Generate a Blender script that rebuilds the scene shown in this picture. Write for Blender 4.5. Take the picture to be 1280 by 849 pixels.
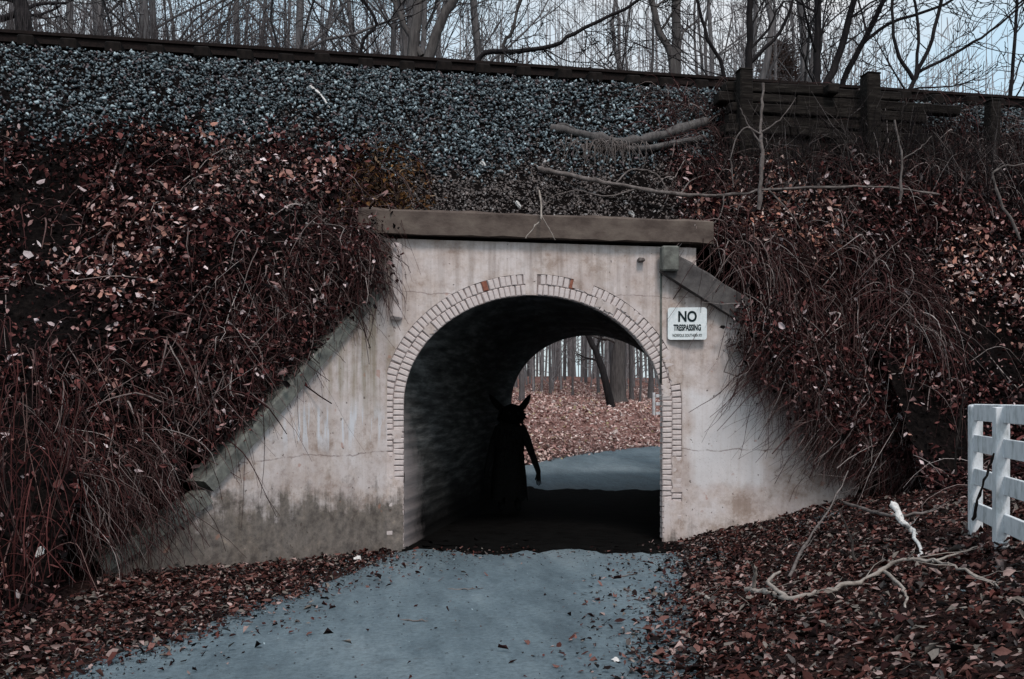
import bpy, bmesh, math, random
import numpy as np
from mathutils import Vector, Matrix, noise as mnoise
for o in list(bpy.data.objects): bpy.data.objects.remove(o)
S = bpy.context.scene; C = S.collection
random.seed(7); rng = np.random.default_rng(7)
R = math.radians

# ============ camera, world, sun, exposure ============
FPX = 1100.0; HOR = 500.0; YAW = R(9.76)
CAM = np.array([-2.3, -11.66, 2.0])
cd = bpy.data.cameras.new('camera'); cam = bpy.data.objects.new('camera', cd); C.objects.link(cam)
cam.location = CAM; cam.rotation_euler = (R(90), 0, -YAW)
cd.sensor_width = 36; cd.lens = FPX/1280*36; cd.shift_y = (HOR-424.5)/1280
cd.clip_start = .1; cd.clip_end = 3000; S.camera = cam
S.render.engine = 'CYCLES'
S.view_settings.view_transform = 'Standard'; S.view_settings.look = 'None'
S.view_settings.exposure = 0.5; S.view_settings.gamma = 1
S.cycles.max_bounces = 6

SUN_EL, SUN_AZ = 54, 176      # azimuth from +Y clockwise: behind the camera, slightly left
w = bpy.data.worlds.new('World'); S.world = w; w.use_nodes = True
nt = w.node_tree; nt.nodes.clear()
wo = nt.nodes.new('ShaderNodeOutputWorld'); bg = nt.nodes.new('ShaderNodeBackground')
sk = nt.nodes.new('ShaderNodeTexSky'); sk.sky_type = 'NISHITA'; sk.sun_disc = False
sk.sun_elevation = R(SUN_EL); sk.sun_rotation = R(SUN_AZ); sk.air_density = 1.3; sk.dust_density = 2.5; sk.ozone_density = 1.5
tc = nt.nodes.new('ShaderNodeTexCoord'); mp = nt.nodes.new('ShaderNodeMapping'); mp.inputs['Scale'].default_value = (1.2, 1.2, 3)
nz = nt.nodes.new('ShaderNodeTexNoise'); nz.inputs['Scale'].default_value = 2.2; nz.inputs['Detail'].default_value = 6
cr = nt.nodes.new('ShaderNodeValToRGB'); cr.color_ramp.elements[0].position = .38; cr.color_ramp.elements[1].position = .7
mx = nt.nodes.new('ShaderNodeMix'); mx.data_type = 'RGBA'
cl = nt.nodes.new('ShaderNodeMix'); cl.data_type = 'RGBA'; cl.inputs['A'].default_value = (3.9, 5.2, 6.0, 1); cl.inputs['B'].default_value = (6.4, 6.0, 5.6, 1)
L_ = nt.links.new
L_(tc.outputs['Generated'], mp.inputs['Vector']); L_(mp.outputs[0], nz.inputs['Vector']); L_(nz.outputs['Fac'], cr.inputs[0])
L_(cr.outputs[0], cl.inputs['Factor']); mx.inputs['Factor'].default_value = .75
L_(sk.outputs[0], mx.inputs['A']); L_(cl.outputs['Result'], mx.inputs['B'])
L_(mx.outputs['Result'], bg.inputs['Color']); bg.inputs['Strength'].default_value = .12
L_(bg.outputs[0], wo.inputs[0])
sd = bpy.data.lights.new('sun', 'SUN'); sd.energy = 1.5; sd.angle = R(14); sd.color = (1, .88, .82)
sun = bpy.data.objects.new('sun', sd); C.objects.link(sun)
az = R(SUN_AZ); el = R(SUN_EL)
sdir = Vector((math.sin(az)*math.cos(el), math.cos(az)*math.cos(el), math.sin(el)))
sun.rotation_euler = sdir.to_track_quat('Z', 'Y').to_euler(); sun.location = (0, -20, 30)

# ============ planning helpers (pixel of the photograph -> real point) ============
cy, sy_ = math.cos(YAW), math.sin(YAW)
def ray(px, py):
    X = (px-640)/FPX; Z = (HOR-py)/FPX
    return np.array([X*cy+sy_, -X*sy_+cy, Z])
def atd(px, py, d): return CAM + ray(px, py)*d
def ony(px, py, y=0.0):
    r = ray(px, py); return CAM + r*((y-CAM[1])/r[1])

# ============ generic helpers ============
def mk(name, V, F, mat, parent=None, cols=None, smooth=False, loc=None):
    me = bpy.data.meshes.new(name)
    V = np.asarray(V, dtype=np.float32)
    if isinstance(F, np.ndarray):
        k = F.shape[1]
        me.vertices.add(len(V)); me.vertices.foreach_set('co', V.ravel())
        me.loops.add(F.size); me.loops.foreach_set('vertex_index', F.ravel().astype(np.int32))
        me.polygons.add(len(F)); me.polygons.foreach_set('loop_start', np.arange(0, F.size, k, dtype=np.int32))
        me.update(calc_edges=True)
    else:
        me.from_pydata([tuple(map(float, v)) for v in V], [], F); me.update()
    if smooth: me.polygons.foreach_set('use_smooth', np.ones(len(me.polygons), dtype=bool))
    if cols is not None:
        a = me.color_attributes.new('Col', 'FLOAT_COLOR', 'POINT')
        c = np.ones((len(V), 4), dtype=np.float32); c[:, :3] = cols; a.data.foreach_set('color', c.ravel())
    if mat: me.materials.append(mat)
    o = bpy.data.objects.new(name, me); C.objects.link(o)
    if parent is not None: o.parent = parent
    if loc is not None: o.location = loc
    return o
def tag(o, label=None, cat=None, group=None, kind=None):
    if label: o['label'] = label
    if cat: o['category'] = cat
    if group: o['group'] = group
    if kind: o['kind'] = kind
    return o
def empty(name, loc, label, cat, group=None, rz=0):
    o = bpy.data.objects.new(name, None); C.objects.link(o); o.location = tuple(map(float, loc)); o.rotation_euler.z = rz
    o.empty_display_size = .2
    return tag(o, label, cat, group)
def local(V, root): return np.asarray(V) - np.array(root.location)

def boxv(c, s, M=None, taper=None):
    v = np.array([[x, y, z] for x in (-.5, .5) for y in (-.5, .5) for z in (-.5, .5)])*np.array(s)
    if M is not None: v = v @ np.asarray(M).T
    return v+np.array(c)
BF = np.array([[0, 1, 3, 2], [4, 6, 7, 5], [0, 4, 5, 1], [2, 3, 7, 6], [0, 2, 6, 4], [1, 5, 7, 3]])
def bevbox(c, s, b=.01, jit=0, M=None):
    """chamfered box (24 verts)"""
    bm = bmesh.new(); bmesh.ops.create_cube(bm, size=1)
    for v in bm.verts: v.co = Vector((v.co.x*s[0], v.co.y*s[1], v.co.z*s[2]))+Vector([random.uniform(-jit, jit) for _ in range(3)])
    bmesh.ops.bevel(bm, geom=list(bm.edges), offset=b, segments=1, affect='EDGES', profile=.5)
    V = np.array([v.co[:] for v in bm.verts]); F = [[v.index for v in f.verts] for f in bm.faces]; bm.free()
    if M is not None: V = V @ np.asarray(M).T
    return V+np.array(c), F
def rotz(a): return np.array([[math.cos(a), -math.sin(a), 0], [math.sin(a), math.cos(a), 0], [0, 0, 1]])
def roty(a): return np.array([[math.cos(a), 0, math.sin(a)], [0, 1, 0], [-math.sin(a), 0, math.cos(a)]])
def rotx(a): return np.array([[1, 0, 0], [0, math.cos(a), -math.sin(a)], [0, math.sin(a), math.cos(a)]])

def tubes(paths, radii, sides=5, cap=False):
    """paths: list of (n,3) arrays, radii: list of (n,) arrays -> V, F, path index per vertex"""
    Vs, Fs, Is = [], [], []; off = 0
    bylen = {}
    for i, p in enumerate(paths): bylen.setdefault(len(p), []).append(i)
    a = np.arange(sides)/sides*2*math.pi
    for n, ids in bylen.items():
        P = np.array([paths[i] for i in ids], dtype=float); Rr = np.array([radii[i] for i in ids], dtype=float)
        T = np.gradient(P, axis=1); T /= np.linalg.norm(T, axis=2, keepdims=True)+1e-9
        up = np.array([.31, .17, .93]); A = np.cross(T, up); A /= np.linalg.norm(A, axis=2, keepdims=True)+1e-9
        B = np.cross(T, A)
        V = P[:, :, None, :] + Rr[:, :, None, None]*(np.cos(a)[None, None, :, None]*A[:, :, None, :]+np.sin(a)[None, None, :, None]*B[:, :, None, :])
        m = len(ids); base = off+np.arange(m)[:, None, None]*n*sides+np.arange(n-1)[None, :, None]*sides
        j = np.arange(sides)[None, None, :]; j2 = (j+1) % sides
        F = np.stack([base+j, base+j2, base+sides+j2, base+sides+j], -1).reshape(-1, 4)
        Vs.append(V.reshape(-1, 3)); Fs.append(F); Is.append(np.repeat(np.array(ids), n*sides)); off += m*n*sides
    return np.concatenate(Vs), np.concatenate(Fs), np.concatenate(Is)

def smooth_path(pts, sub=4, jit=0):
    P = [np.array(p, float) for p in pts]; out = []
    Q = [2*P[0]-P[1]]+P+[2*P[-1]-P[-2]]
    for i in range(1, len(Q)-2):
        for k in range(sub):
            t = k/sub; a, b, c, d = Q[i-1:i+3]
            p = .5*((2*b)+(c-a)*t+(2*a-5*b+4*c-d)*t*t+(3*b-a-3*c+d)*t**3)
            out.append(p+(rng.normal(size=3)*jit if (i > 1 or k) else 0))
    out.append(P[-1]); return np.array(out)

def vnoise(x, y, s=1.0, seed=0):
    """cheap smooth value noise, vectorised"""
    x = np.asarray(x)*s+seed*17.3; y = np.asarray(y)*s+seed*9.1
    xi = np.floor(x); yi = np.floor(y); xf = x-xi; yf = y-yi
    def h(a, b):
        n = np.sin(a*127.1+b*311.7+seed*3.3)*43758.5453; return n-np.floor(n)
    u = xf*xf*(3-2*xf); v = yf*yf*(3-2*yf)
    return (h(xi, yi)*(1-u)+h(xi+1, yi)*u)*(1-v)+(h(xi, yi+1)*(1-u)+h(xi+1, yi+1)*u)*v
def fbm(x, y, s=1.0, seed=0, o=4):
    r = 0; a = .5
    for i in range(o): r = r+a*(vnoise(x, y, s*2**i, seed+i)-.5)*2; a *= .5
    return r
def sstep(a, b, x):
    t = np.clip((x-a)/(b-a), 0, 1); return t*t*(3-2*t)

# ============ materials ============
def newmat(name, rough=.9, spec=.2):
    m = bpy.data.materials.new(name); m.use_nodes = True; t = m.node_tree
    b = t.nodes['Principled BSDF']; b.inputs['Roughness'].default_value = rough; b.inputs['Specular IOR Level'].default_value = spec
    return m, t, b
def noise_node(t, scale, detail=5, rough=.6, coord='Object', vscale=(1, 1, 1)):
    tc = t.nodes.new('ShaderNodeTexCoord'); mp = t.nodes.new('ShaderNodeMapping'); mp.inputs['Scale'].default_value = vscale
    n = t.nodes.new('ShaderNodeTexNoise'); n.inputs['Scale'].default_value = scale; n.inputs['Detail'].default_value = detail; n.inputs['Roughness'].default_value = rough
    t.links.new(tc.outputs[coord], mp.inputs[0]); t.links.new(mp.outputs[0], n.inputs['Vector']); return n
def ramp(t, src, stops, interp='LINEAR'):
    r = t.nodes.new('ShaderNodeValToRGB'); r.color_ramp.interpolation = interp
    e = r.color_ramp.elements
    while len(e) < len(stops): e.new(.5)
    for i, (p, c) in enumerate(stops):
        e[i].position = p; e[i].color = (*c, 1) if len(c) == 3 else c
    t.links.new(src, r.inputs[0]); return r
def mixc(t, f, a, b, mode='MIX'):
    m = t.nodes.new('ShaderNodeMix'); m.data_type = 'RGBA'; m.blend_type = mode
    for k, v in (('Factor', f), ('A', a), ('B', b)):
        if hasattr(v, 'node'): t.links.new(v, m.inputs[k])
        elif k == 'Factor': m.inputs[k].default_value = v
        else: m.inputs[k].default_value = (*v, 1)
    return m.outputs['Result']
def bump(t, b, src, strength=.4, dist=.02):
    n = t.nodes.new('ShaderNodeBump'); n.inputs['Strength'].default_value = strength; n.inputs['Distance'].default_value = dist
    t.links.new(src, n.inputs['Height']); t.links.new(n.outputs[0], b.inputs['Normal'])
def math_n(t, op, a, b=None, clamp=False):
    m = t.nodes.new('ShaderNodeMath'); m.operation = op; m.use_clamp = clamp
    for i, v in enumerate((a, b)):
        if v is None: continue
        if hasattr(v, 'node'): t.links.new(v, m.inputs[i])
        else: m.inputs[i].default_value = v
    return m.outputs[0]
def simple(name, c1, c2, scale=8, rough=.9, vs=(1, 1, 1), bs=.4, bd=.01, spec=.07, c3=None):
    m, t, b = newmat(name, rough, spec); n = noise_node(t, scale, 6, .65, vscale=vs)
    st = [(.3, c1), (.7, c2)] if c3 is None else [(.25, c1), (.5, c2), (.78, c3)]
    r = ramp(t, n.outputs['Fac'], st); t.links.new(r.outputs[0], b.inputs['Base Color']); bump(t, b, n.outputs['Fac'], bs, bd); return m
def colmat(name, rough=.85, scale=30, bs=.3, spec=.2, trans=0):
    m, t, b = newmat(name, rough, spec); a = t.nodes.new('ShaderNodeAttribute'); a.attribute_name = 'Col'
    n = noise_node(t, scale, 3); r = ramp(t, n.outputs['Fac'], [(.25, (.72, .72, .72)), (.75, (1.2, 1.2, 1.2))])
    t.links.new(mixc(t, 1.0, a.outputs['Color'], r.outputs[0], 'MULTIPLY'), b.inputs['Base Color'])
    if bs: bump(t, b, n.outputs['Fac'], bs, .005)
    return m

# wall render: pinkish grey limewash, damp foot, streaks, patches, cracks, overpaint
def wall_material():
    m, t, b = newmat('limewashed_render', .92, .15)
    tcn = t.nodes.new('ShaderNodeTexCoord'); sep = t.nodes.new('ShaderNodeSeparateXYZ'); t.links.new(tcn.outputs['Object'], sep.inputs[0])
    X, Y, Z = sep.outputs
    n1 = noise_node(t, 1.3, 6, .6); n2 = noise_node(t, 9, 8, .7); n3 = noise_node(t, 3.0, 6, .7)
    base = ramp(t, n1.outputs['Fac'], [(.3, (.44, .38, .365)), (.5, (.58, .53, .52)), (.72, (.64, .615, .625))]).outputs[0]
    # fine mottling
    mot = ramp(t, n2.outputs['Fac'], [(.3, (.66, .61, .58)), (.52, (1, 1, 1))]).outputs[0]
    base = mixc(t, .7, base, mot, 'MULTIPLY')
    n5 = noise_node(t, 1.9, 7, .75); gr = ramp(t, n5.outputs['Fac'], [(.36, (.58, .50, .43)), (.455, (.90, .86, .82)), (.56, (1, 1, 1))]).outputs[0]
    base = mixc(t, .85, base, gr, 'MULTIPLY')
    # whitish overpaint patch on right wing and swipes on left wing
    def boxmask(x0, x1, z0, z1, soft=.12, namp=.35):
        zz = math_n(t, 'ADD', Z, math_n(t, 'MULTIPLY', math_n(t, 'SUBTRACT', n3.outputs['Fac'], .5), namp))
        xx = math_n(t, 'ADD', X, math_n(t, 'MULTIPLY', math_n(t, 'SUBTRACT', n1.outputs['Fac'], .5), namp))
        def edge(v, e, up):
            d = math_n(t, 'SUBTRACT', v, e) if up else math_n(t, 'SUBTRACT', e, v)
            return math_n(t, 'MULTIPLY', d, 1/soft, True)
        a = math_n(t, 'MULTIPLY', edge(xx, x0, True), edge(xx, x1, False)); c = math_n(t, 'MULTIPLY', edge(zz, z0, True), edge(zz, z1, False))
        return math_n(t, 'MULTIPLY', a, c)
    m1 = boxmask(2.12, 3.2, .75, 2.15)
    base = mixc(t, math_n(t, 'MULTIPLY', m1, .75), base, (.66, .66, .68))
    st = noise_node(t, 5, 3, .5, vscale=(3.0, 3.0, .35)); stm = ramp(t, st.outputs['Fac'], [(.5, (0, 0, 0)), (.56, (1, 1, 1))]).outputs[0]
    m2 = math_n(t, 'MULTIPLY', boxmask(-3.3, -1.95, 1.35, 2.0, .2), stm)
    base = mixc(t, math_n(t, 'MULTIPLY', m2, .7), base, (.62, .66, .72))
    # green-brown streaks running down below the coping on the left
    s2 = noise_node(t, 4, 4, .6, vscale=(2.4, 2.4, .12)); s2m = ramp(t, s2.outputs['Fac'], [(.46, (0, 0, 0)), (.62, (1, 1, 1))]).outputs[0]
    m3 = math_n(t, 'MULTIPLY', boxmask(-3.1, -1.7, 1.7, 4.5, .5), s2m)
    base = mixc(t, math_n(t, 'MULTIPLY', m3, .6), base, (.20, .17, .10))
    m3b = math_n(t, 'MULTIPLY', boxmask(-2.2, 4.5, 1.9, 6, 1.2), s2m)
    base = mixc(t, math_n(t, 'MULTIPLY', m3b, .42), base, (.25, .21, .19))
    # damp dark foot, higher to the left
    foot = math_n(t, 'ADD', math_n(t, 'MULTIPLY', X, -.24), .12)
    foot = math_n(t, 'MINIMUM', math_n(t, 'MAXIMUM', foot, .0), .80)
    hh = math_n(t, 'ADD', Z, math_n(t, 'MULTIPLY', math_n(t, 'SUBTRACT', n3.outputs['Fac'], .5), -1.5))
    hh = math_n(t, 'ADD', hh, math_n(t, 'MULTIPLY', math_n(t, 'SUBTRACT', s2.outputs['Fac'], .5), -.8))
    fm = math_n(t, 'MULTIPLY', math_n(t, 'SUBTRACT', math_n(t, 'ADD', foot, .22), hh), 3.2, True)
    dc = ramp(t, n2.outputs['Fac'], [(.35, (.055, .05, .045)), (.6, (.16, .14, .12)), (.75, (.3, .25, .2))]).outputs[0]
    base = mixc(t, math_n(t, 'MULTIPLY', fm, .9), base, dc)
    # finer run-off streaks and pitting
    s6 = noise_node(t, 9, 5, .7, vscale=(2.2, 2.2, .10)); s6m = ramp(t, s6.outputs['Fac'], [(.50, (1, 1, 1)), (.62, (.72, .66, .60))]).outputs[0]; base = mixc(t, .22, base, s6m, 'MULTIPLY')
    pt = noise_node(t, 55, 3, .6); ptm = ramp(t, pt.outputs['Fac'], [(.30, (.45, .42, .40)), (.38, (1, 1, 1))]).outputs[0]; base = mixc(t, .6, base, ptm, 'MULTIPLY')
    # chipped spots
    v = noise_node(t, 14, 2, .5); vm = ramp(t, v.outputs['Fac'], [(.71, (0, 0, 0)), (.735, (1, 1, 1))]).outputs[0]
    base = mixc(t, math_n(t, 'MULTIPLY', vm, .75), base, (.09, .07, .06))
    v2 = noise_node(t, 6, 3, .5); vm2 = ramp(t, v2.outputs['Fac'], [(.69, (0, 0, 0)), (.73, (1, 1, 1))]).outputs[0]
    base = mixc(t, math_n(t, 'MULTIPLY', vm2, .5), base, (.36, .17, .12))
    # pour lines of the concrete (hairline cracks, wandering)
    for z0, wv in ((3.42, .010), (1.32, .012)):
        d = math_n(t, 'ABSOLUTE', math_n(t, 'SUBTRACT', math_n(t, 'ADD', Z, math_n(t, 'MULTIPLY', math_n(t, 'SUBTRACT', n1.outputs['Fac'], .5), .25)), z0))
        k = math_n(t, 'MULTIPLY', math_n(t, 'SUBTRACT', wv, d), 120, True)
        k = math_n(t, 'MULTIPLY', k, ramp(t, n3.outputs['Fac'], [(.42, (0, 0, 0)), (.52, (1, 1, 1))]).outputs[0])
        base = mixc(t, math_n(t, 'MULTIPLY', k, .65), base, (.16, .12, .11))
    t.links.new(base, b.inputs['Base Color'])
    hb = math_n(t, 'ADD', n2.outputs['Fac'], math_n(t, 'MULTIPLY', vm, -1.5)); bump(t, b, hb, .5, .012)
    return m
M_wall = wall_material()
M_brick = simple('painted_brick', (.30, .245, .235), (.52, .465, .455), 9, c3=(.61, .57, .57), bs=.6)
M_brick_bare = simple('bare_red_brick', (.16, .06, .045), (.3, .13, .09), 14)
M_mortar = simple('dirty_mortar', (.12, .095, .09), (.33, .28, .27), 20)
M_parapet = simple('weathered_brown_concrete', (.04, .03, .027), (.10, .08, .07), 5, vs=(.6, 1, 1), c3=(.16, .135, .115), bs=.7, bd=.02)
M_coping = simple('mossy_grey_concrete', (.05, .05, .047), (.13, .135, .125), 7, c3=(.21, .225, .20), bs=.7, bd=.02)
M_dark_conc = simple('dark_grey_concrete', (.035, .032, .033), (.085, .08, .08), 5, c3=(.14, .135, .13), bs=.7, bd=.02)
M_vault = simple('sooty_board_marked_concrete', (.008, .008, .008), (.022, .022, .022), 3.5, vs=(.5, .35, 3), c3=(.06, .06, .058), bs=.8, bd=.03)
def vault_material():
    m, t, b = newmat('sooty_vault_painted_mouth_light', .95, .05)
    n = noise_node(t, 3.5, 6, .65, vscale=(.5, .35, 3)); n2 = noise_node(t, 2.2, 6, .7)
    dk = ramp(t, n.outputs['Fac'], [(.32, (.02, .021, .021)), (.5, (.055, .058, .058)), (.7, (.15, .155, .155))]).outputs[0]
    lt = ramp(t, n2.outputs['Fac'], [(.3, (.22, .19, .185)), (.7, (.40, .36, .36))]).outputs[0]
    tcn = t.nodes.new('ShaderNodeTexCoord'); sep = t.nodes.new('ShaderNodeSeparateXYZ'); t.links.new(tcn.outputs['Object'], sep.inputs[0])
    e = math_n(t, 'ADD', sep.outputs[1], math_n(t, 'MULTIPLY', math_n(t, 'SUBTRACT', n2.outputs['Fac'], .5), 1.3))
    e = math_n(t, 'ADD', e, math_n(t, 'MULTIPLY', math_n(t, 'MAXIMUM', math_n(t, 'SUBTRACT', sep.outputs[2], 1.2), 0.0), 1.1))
    k = math_n(t, 'MULTIPLY', math_n(t, 'SUBTRACT', .95, e), 1.1, True)  # daylight on the jamb painted as a pale fade at the mouth
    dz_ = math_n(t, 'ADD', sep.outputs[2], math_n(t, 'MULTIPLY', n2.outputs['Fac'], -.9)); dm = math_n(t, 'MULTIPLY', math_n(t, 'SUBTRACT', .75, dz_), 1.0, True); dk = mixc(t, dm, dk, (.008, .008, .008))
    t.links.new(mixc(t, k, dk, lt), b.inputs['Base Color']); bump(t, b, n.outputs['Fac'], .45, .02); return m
M_vault = vault_material()
M_rust = simple('rusted_steel', (.006, .005, .005), (.018, .012, .011), 20, rough=.7)
M_tie = simple('creosoted_timber', (.005, .0045, .0045), (.016, .013, .012), 9, vs=(1, 6, 1))
M_crib = simple('old_black_timber', (.004, .0035, .0035), (.014, .012, .011), 6, vs=(.6, 5, 5), c3=(.04, .036, .032), bs=.9, bd=.02)
M_white = simple('peeling_white_paint', (.24, .27, .27), (.62, .66, .69), 6, rough=.7, c3=(.78, .81, .84), bs=.5, vs=(2, 2, .8))
M_sign = simple('white_enamel_sign', (.62, .70, .72), (.78, .83, .85), 25, rough=.45, bs=.1)
M_letter = simple('black_lettering', (.008, .014, .016), (.015, .03, .034), 40, rough=.6)
M_pale_wood = simple('bleached_dead_wood', (.12, .10, .09), (.28, .25, .225), 14, vs=(1, 1, 1), c3=(.42, .39, .36))
M_white_wood = simple('barkless_white_wood', (.28, .26, .24), (.66, .66, .65), 18, c3=(.8, .8, .78), bs=.8, bd=.02)
M_grey_wood = simple('grey_dead_wood', (.05, .042, .04), (.12, .105, .10), 14, c3=(.22, .20, .195))
M_dark_wood = simple('dark_wet_wood', (.012, .01, .01), (.05, .042, .038), 12)
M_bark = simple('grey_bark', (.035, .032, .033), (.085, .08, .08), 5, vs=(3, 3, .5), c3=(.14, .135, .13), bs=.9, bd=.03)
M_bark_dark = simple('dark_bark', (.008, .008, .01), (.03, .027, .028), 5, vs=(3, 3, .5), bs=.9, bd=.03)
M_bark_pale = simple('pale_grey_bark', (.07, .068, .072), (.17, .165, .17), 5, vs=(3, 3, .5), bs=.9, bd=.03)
M_twig_pale = simple('pale_twigs', (.06, .058, .062), (.12, .115, .12), 5)
M_twig = simple('bare_twigs', (.03, .027, .029), (.07, .062, .064), 5)
M_leaf = colmat('dead_leaves', .75, 60, .2, .08)
M_stone = colmat('ballast_stone', .5, 40, .5, .5)
M_vine = colmat('dry_vines', .9, 30, 0, .05)
M_costume = simple('black_shaggy_cloth', (.003, .003, .003), (.014, .014, .014), 30, rough=.95, bs=.9, bd=.02, spec=.05)
M_mask = simple('black_mask_fur', (.002, .002, .002), (.005, .005, .005), 60, rough=.95, bs=.9, spec=.05)
M_eye = simple('dull_black_glass', (.006, .006, .007), (.01, .01, .01), 5, rough=.3)

# soil / ground materials
def ground_material():
    m, t, b = newmat('leafy_soil', .95, .04)
    n = noise_node(t, 2.2, 8, .7); n2 = noise_node(t, 26, 6, .75); n3 = noise_node(t, .35, 3)
    a = ramp(t, n2.outputs['Fac'], [(.32, (.006, .004, .004)), (.48, (.024, .014, .013)), (.6, (.075, .046, .04)), (.74, (.20, .14, .125))]).outputs[0]
    c = ramp(t, n.outputs['Fac'], [(.3, (.55, .5, .5)), (.7, (1.25, 1.2, 1.2))]).outputs[0]
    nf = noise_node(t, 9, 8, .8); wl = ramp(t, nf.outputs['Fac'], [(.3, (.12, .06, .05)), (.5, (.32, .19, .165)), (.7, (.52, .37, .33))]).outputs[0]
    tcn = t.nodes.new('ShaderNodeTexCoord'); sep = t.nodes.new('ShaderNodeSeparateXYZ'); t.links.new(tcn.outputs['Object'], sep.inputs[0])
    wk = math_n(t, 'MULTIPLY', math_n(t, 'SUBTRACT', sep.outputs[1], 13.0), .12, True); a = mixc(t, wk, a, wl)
    col = mixc(t, 1, a, c, 'MULTIPLY'); t.links.new(col, b.inputs['Base Color']); bump(t, b, n2.outputs['Fac'], .8, .05); return m
M_ground = ground_material()
def road_material():
    m, t, b = newmat('worn_gravelly_road', .72, .3)
    n = noise_node(t, 1.1, 6, .6, vscale=(1, .45, 1)); n2 = noise_node(t, 22, 8, .85); n3 = noise_node(t, 5, 6, .7)
    a = ramp(t, n.outputs['Fac'], [(.3, (.085, .122, .145)), (.5, (.128, .178, .208)), (.7, (.175, .228, .258))]).outputs[0]
    g = ramp(t, n2.outputs['Fac'], [(.3, (.45, .45, .45)), (.5, (1, 1, 1)), (.72, (1.45, 1.42, 1.4))]).outputs[0]
    col = mixc(t, 1, a, g, 'MULTIPLY')
    d = ramp(t, n3.outputs['Fac'], [(.60, (0, 0, 0)), (.72, (1, 1, 1))]).outputs[0]
    col = mixc(t, math_n(t, 'MULTIPLY', d, .5), col, (.075, .07, .068))
    n4 = noise_node(t, 3.2, 5, .65, vscale=(2.2, .5, 1)); s4 = ramp(t, n4.outputs['Fac'], [(.3, (.74, .76, .78)), (.55, (1, 1, 1)), (.75, (1.16, 1.13, 1.1))]).outputs[0]
    col = mixc(t, 1, col, s4, 'MULTIPLY'); t.links.new(col, b.inputs['Base Color'])
    # damp film: small roughness changes
    rr = ramp(t, n.outputs['Fac'], [(.3, (.55, .55, .55)), (.7, (.85, .85, .85))]).outputs[0]; t.links.new(rr, b.inputs['Roughness'])
    bump(t, b, n2.outputs['Fac'], .9, .02); return m
M_road = road_material()
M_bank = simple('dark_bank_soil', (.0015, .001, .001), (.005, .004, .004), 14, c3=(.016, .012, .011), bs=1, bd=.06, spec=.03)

# ============ terrain functions (bridge frame: facade on y=0, tunnel towards +y) ============
SK = .374        # skew of the tunnel
LT = 7.1         # tunnel length
road_c = np.array([(-5.2, -15.5), (-3.9, -11), (-2.35, -6.4), (-1.45, -4.0), (-.35, -1.4), (0.0, 0), (SK*LT, LT), (4.0, 10.7), (6.4, 14.0), (10.6, 17.3), (16.5, 20.5), (26, 24), (45, 28)], float)
_seg = []
for i in range(len(road_c)-1):
    for t_ in np.linspace(0, 1, 10, endpoint=False): _seg.append(road_c[i]*(1-t_)+road_c[i+1]*t_)
_rc = np.array(_seg+[road_c[-1]])
for _ in range(12): _rc[1:-1] = .5*_rc[1:-1]+.25*(_rc[:-2]+_rc[2:])
_tan = np.gradient(_rc, axis=0); _tan /= np.linalg.norm(_tan, axis=1, keepdims=True)
def road_dist(x, y):
    """signed distance to road centre line (+ = right side)"""
    x = np.asarray(x, float); y = np.asarray(y, float); sh = x.shape
    xf, yf = x.ravel(), y.ravel(); best = np.full(xf.shape, 1e9); sgn = np.zeros(xf.shape)
    for p, tn in zip(_rc[::2], _tan[::2]):
        dx = xf-p[0]; dy = yf-p[1]; d2 = dx*dx+dy*dy; k = d2 < best
        # perpendicular offset near this sample
        s = dx*tn[1]-dy*tn[0]; best = np.where(k, d2, best); sgn = np.where(k, np.where(np.abs(s) > 0, np.sign(s), 1), sgn)
    return (np.sqrt(best)*sgn).reshape(sh)
def G(x, y):
    x = np.asarray(x, float); y = np.asarray(y, float); d = road_dist(x, y)
    z = np.where(y < 0, -.04*y, 0)+np.where(y > LT, .03*(y-LT), 0)
    z = np.minimum(z, 1.5)
    ex = np.maximum(np.abs(d)-1.85-.6*sstep(8.5, 11, y), 0)
    right = np.minimum(.24*ex, 1.1)+.02*ex; left = np.minimum(.035*ex, .3)+.012*ex+.10*np.maximum(ex-2.2, 0)*sstep(-2.5, -5, y)
    back = np.minimum(.13*ex, .45)
    side = np.where(y < 3, np.where(d > 0, right, left), back)
    side *= np.where(y < 3, 1, 1)
    z = z+np.minimum(side, 2.0)+np.clip(y-14, 0, 42)*.047*sstep(1, 6, ex)
    z = z+fbm(x, y, .9, 3)*.07*sstep(.2, 1.2, ex)+fbm(x, y, .15, 5)*.5*sstep(3, 12, ex)*sstep(12, 25, np.abs(y))
    return z
ZP = 4.45        # earth level at the parapet
CREST = 7.16
def Eprof(y, slope):
    # front side height as function of y
    up = ZP+(CREST-ZP)*np.clip((y-.2)/2.1, 0, 1)**.93
    return np.where(y > .2, up, ZP-slope*(.2-y))
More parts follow.
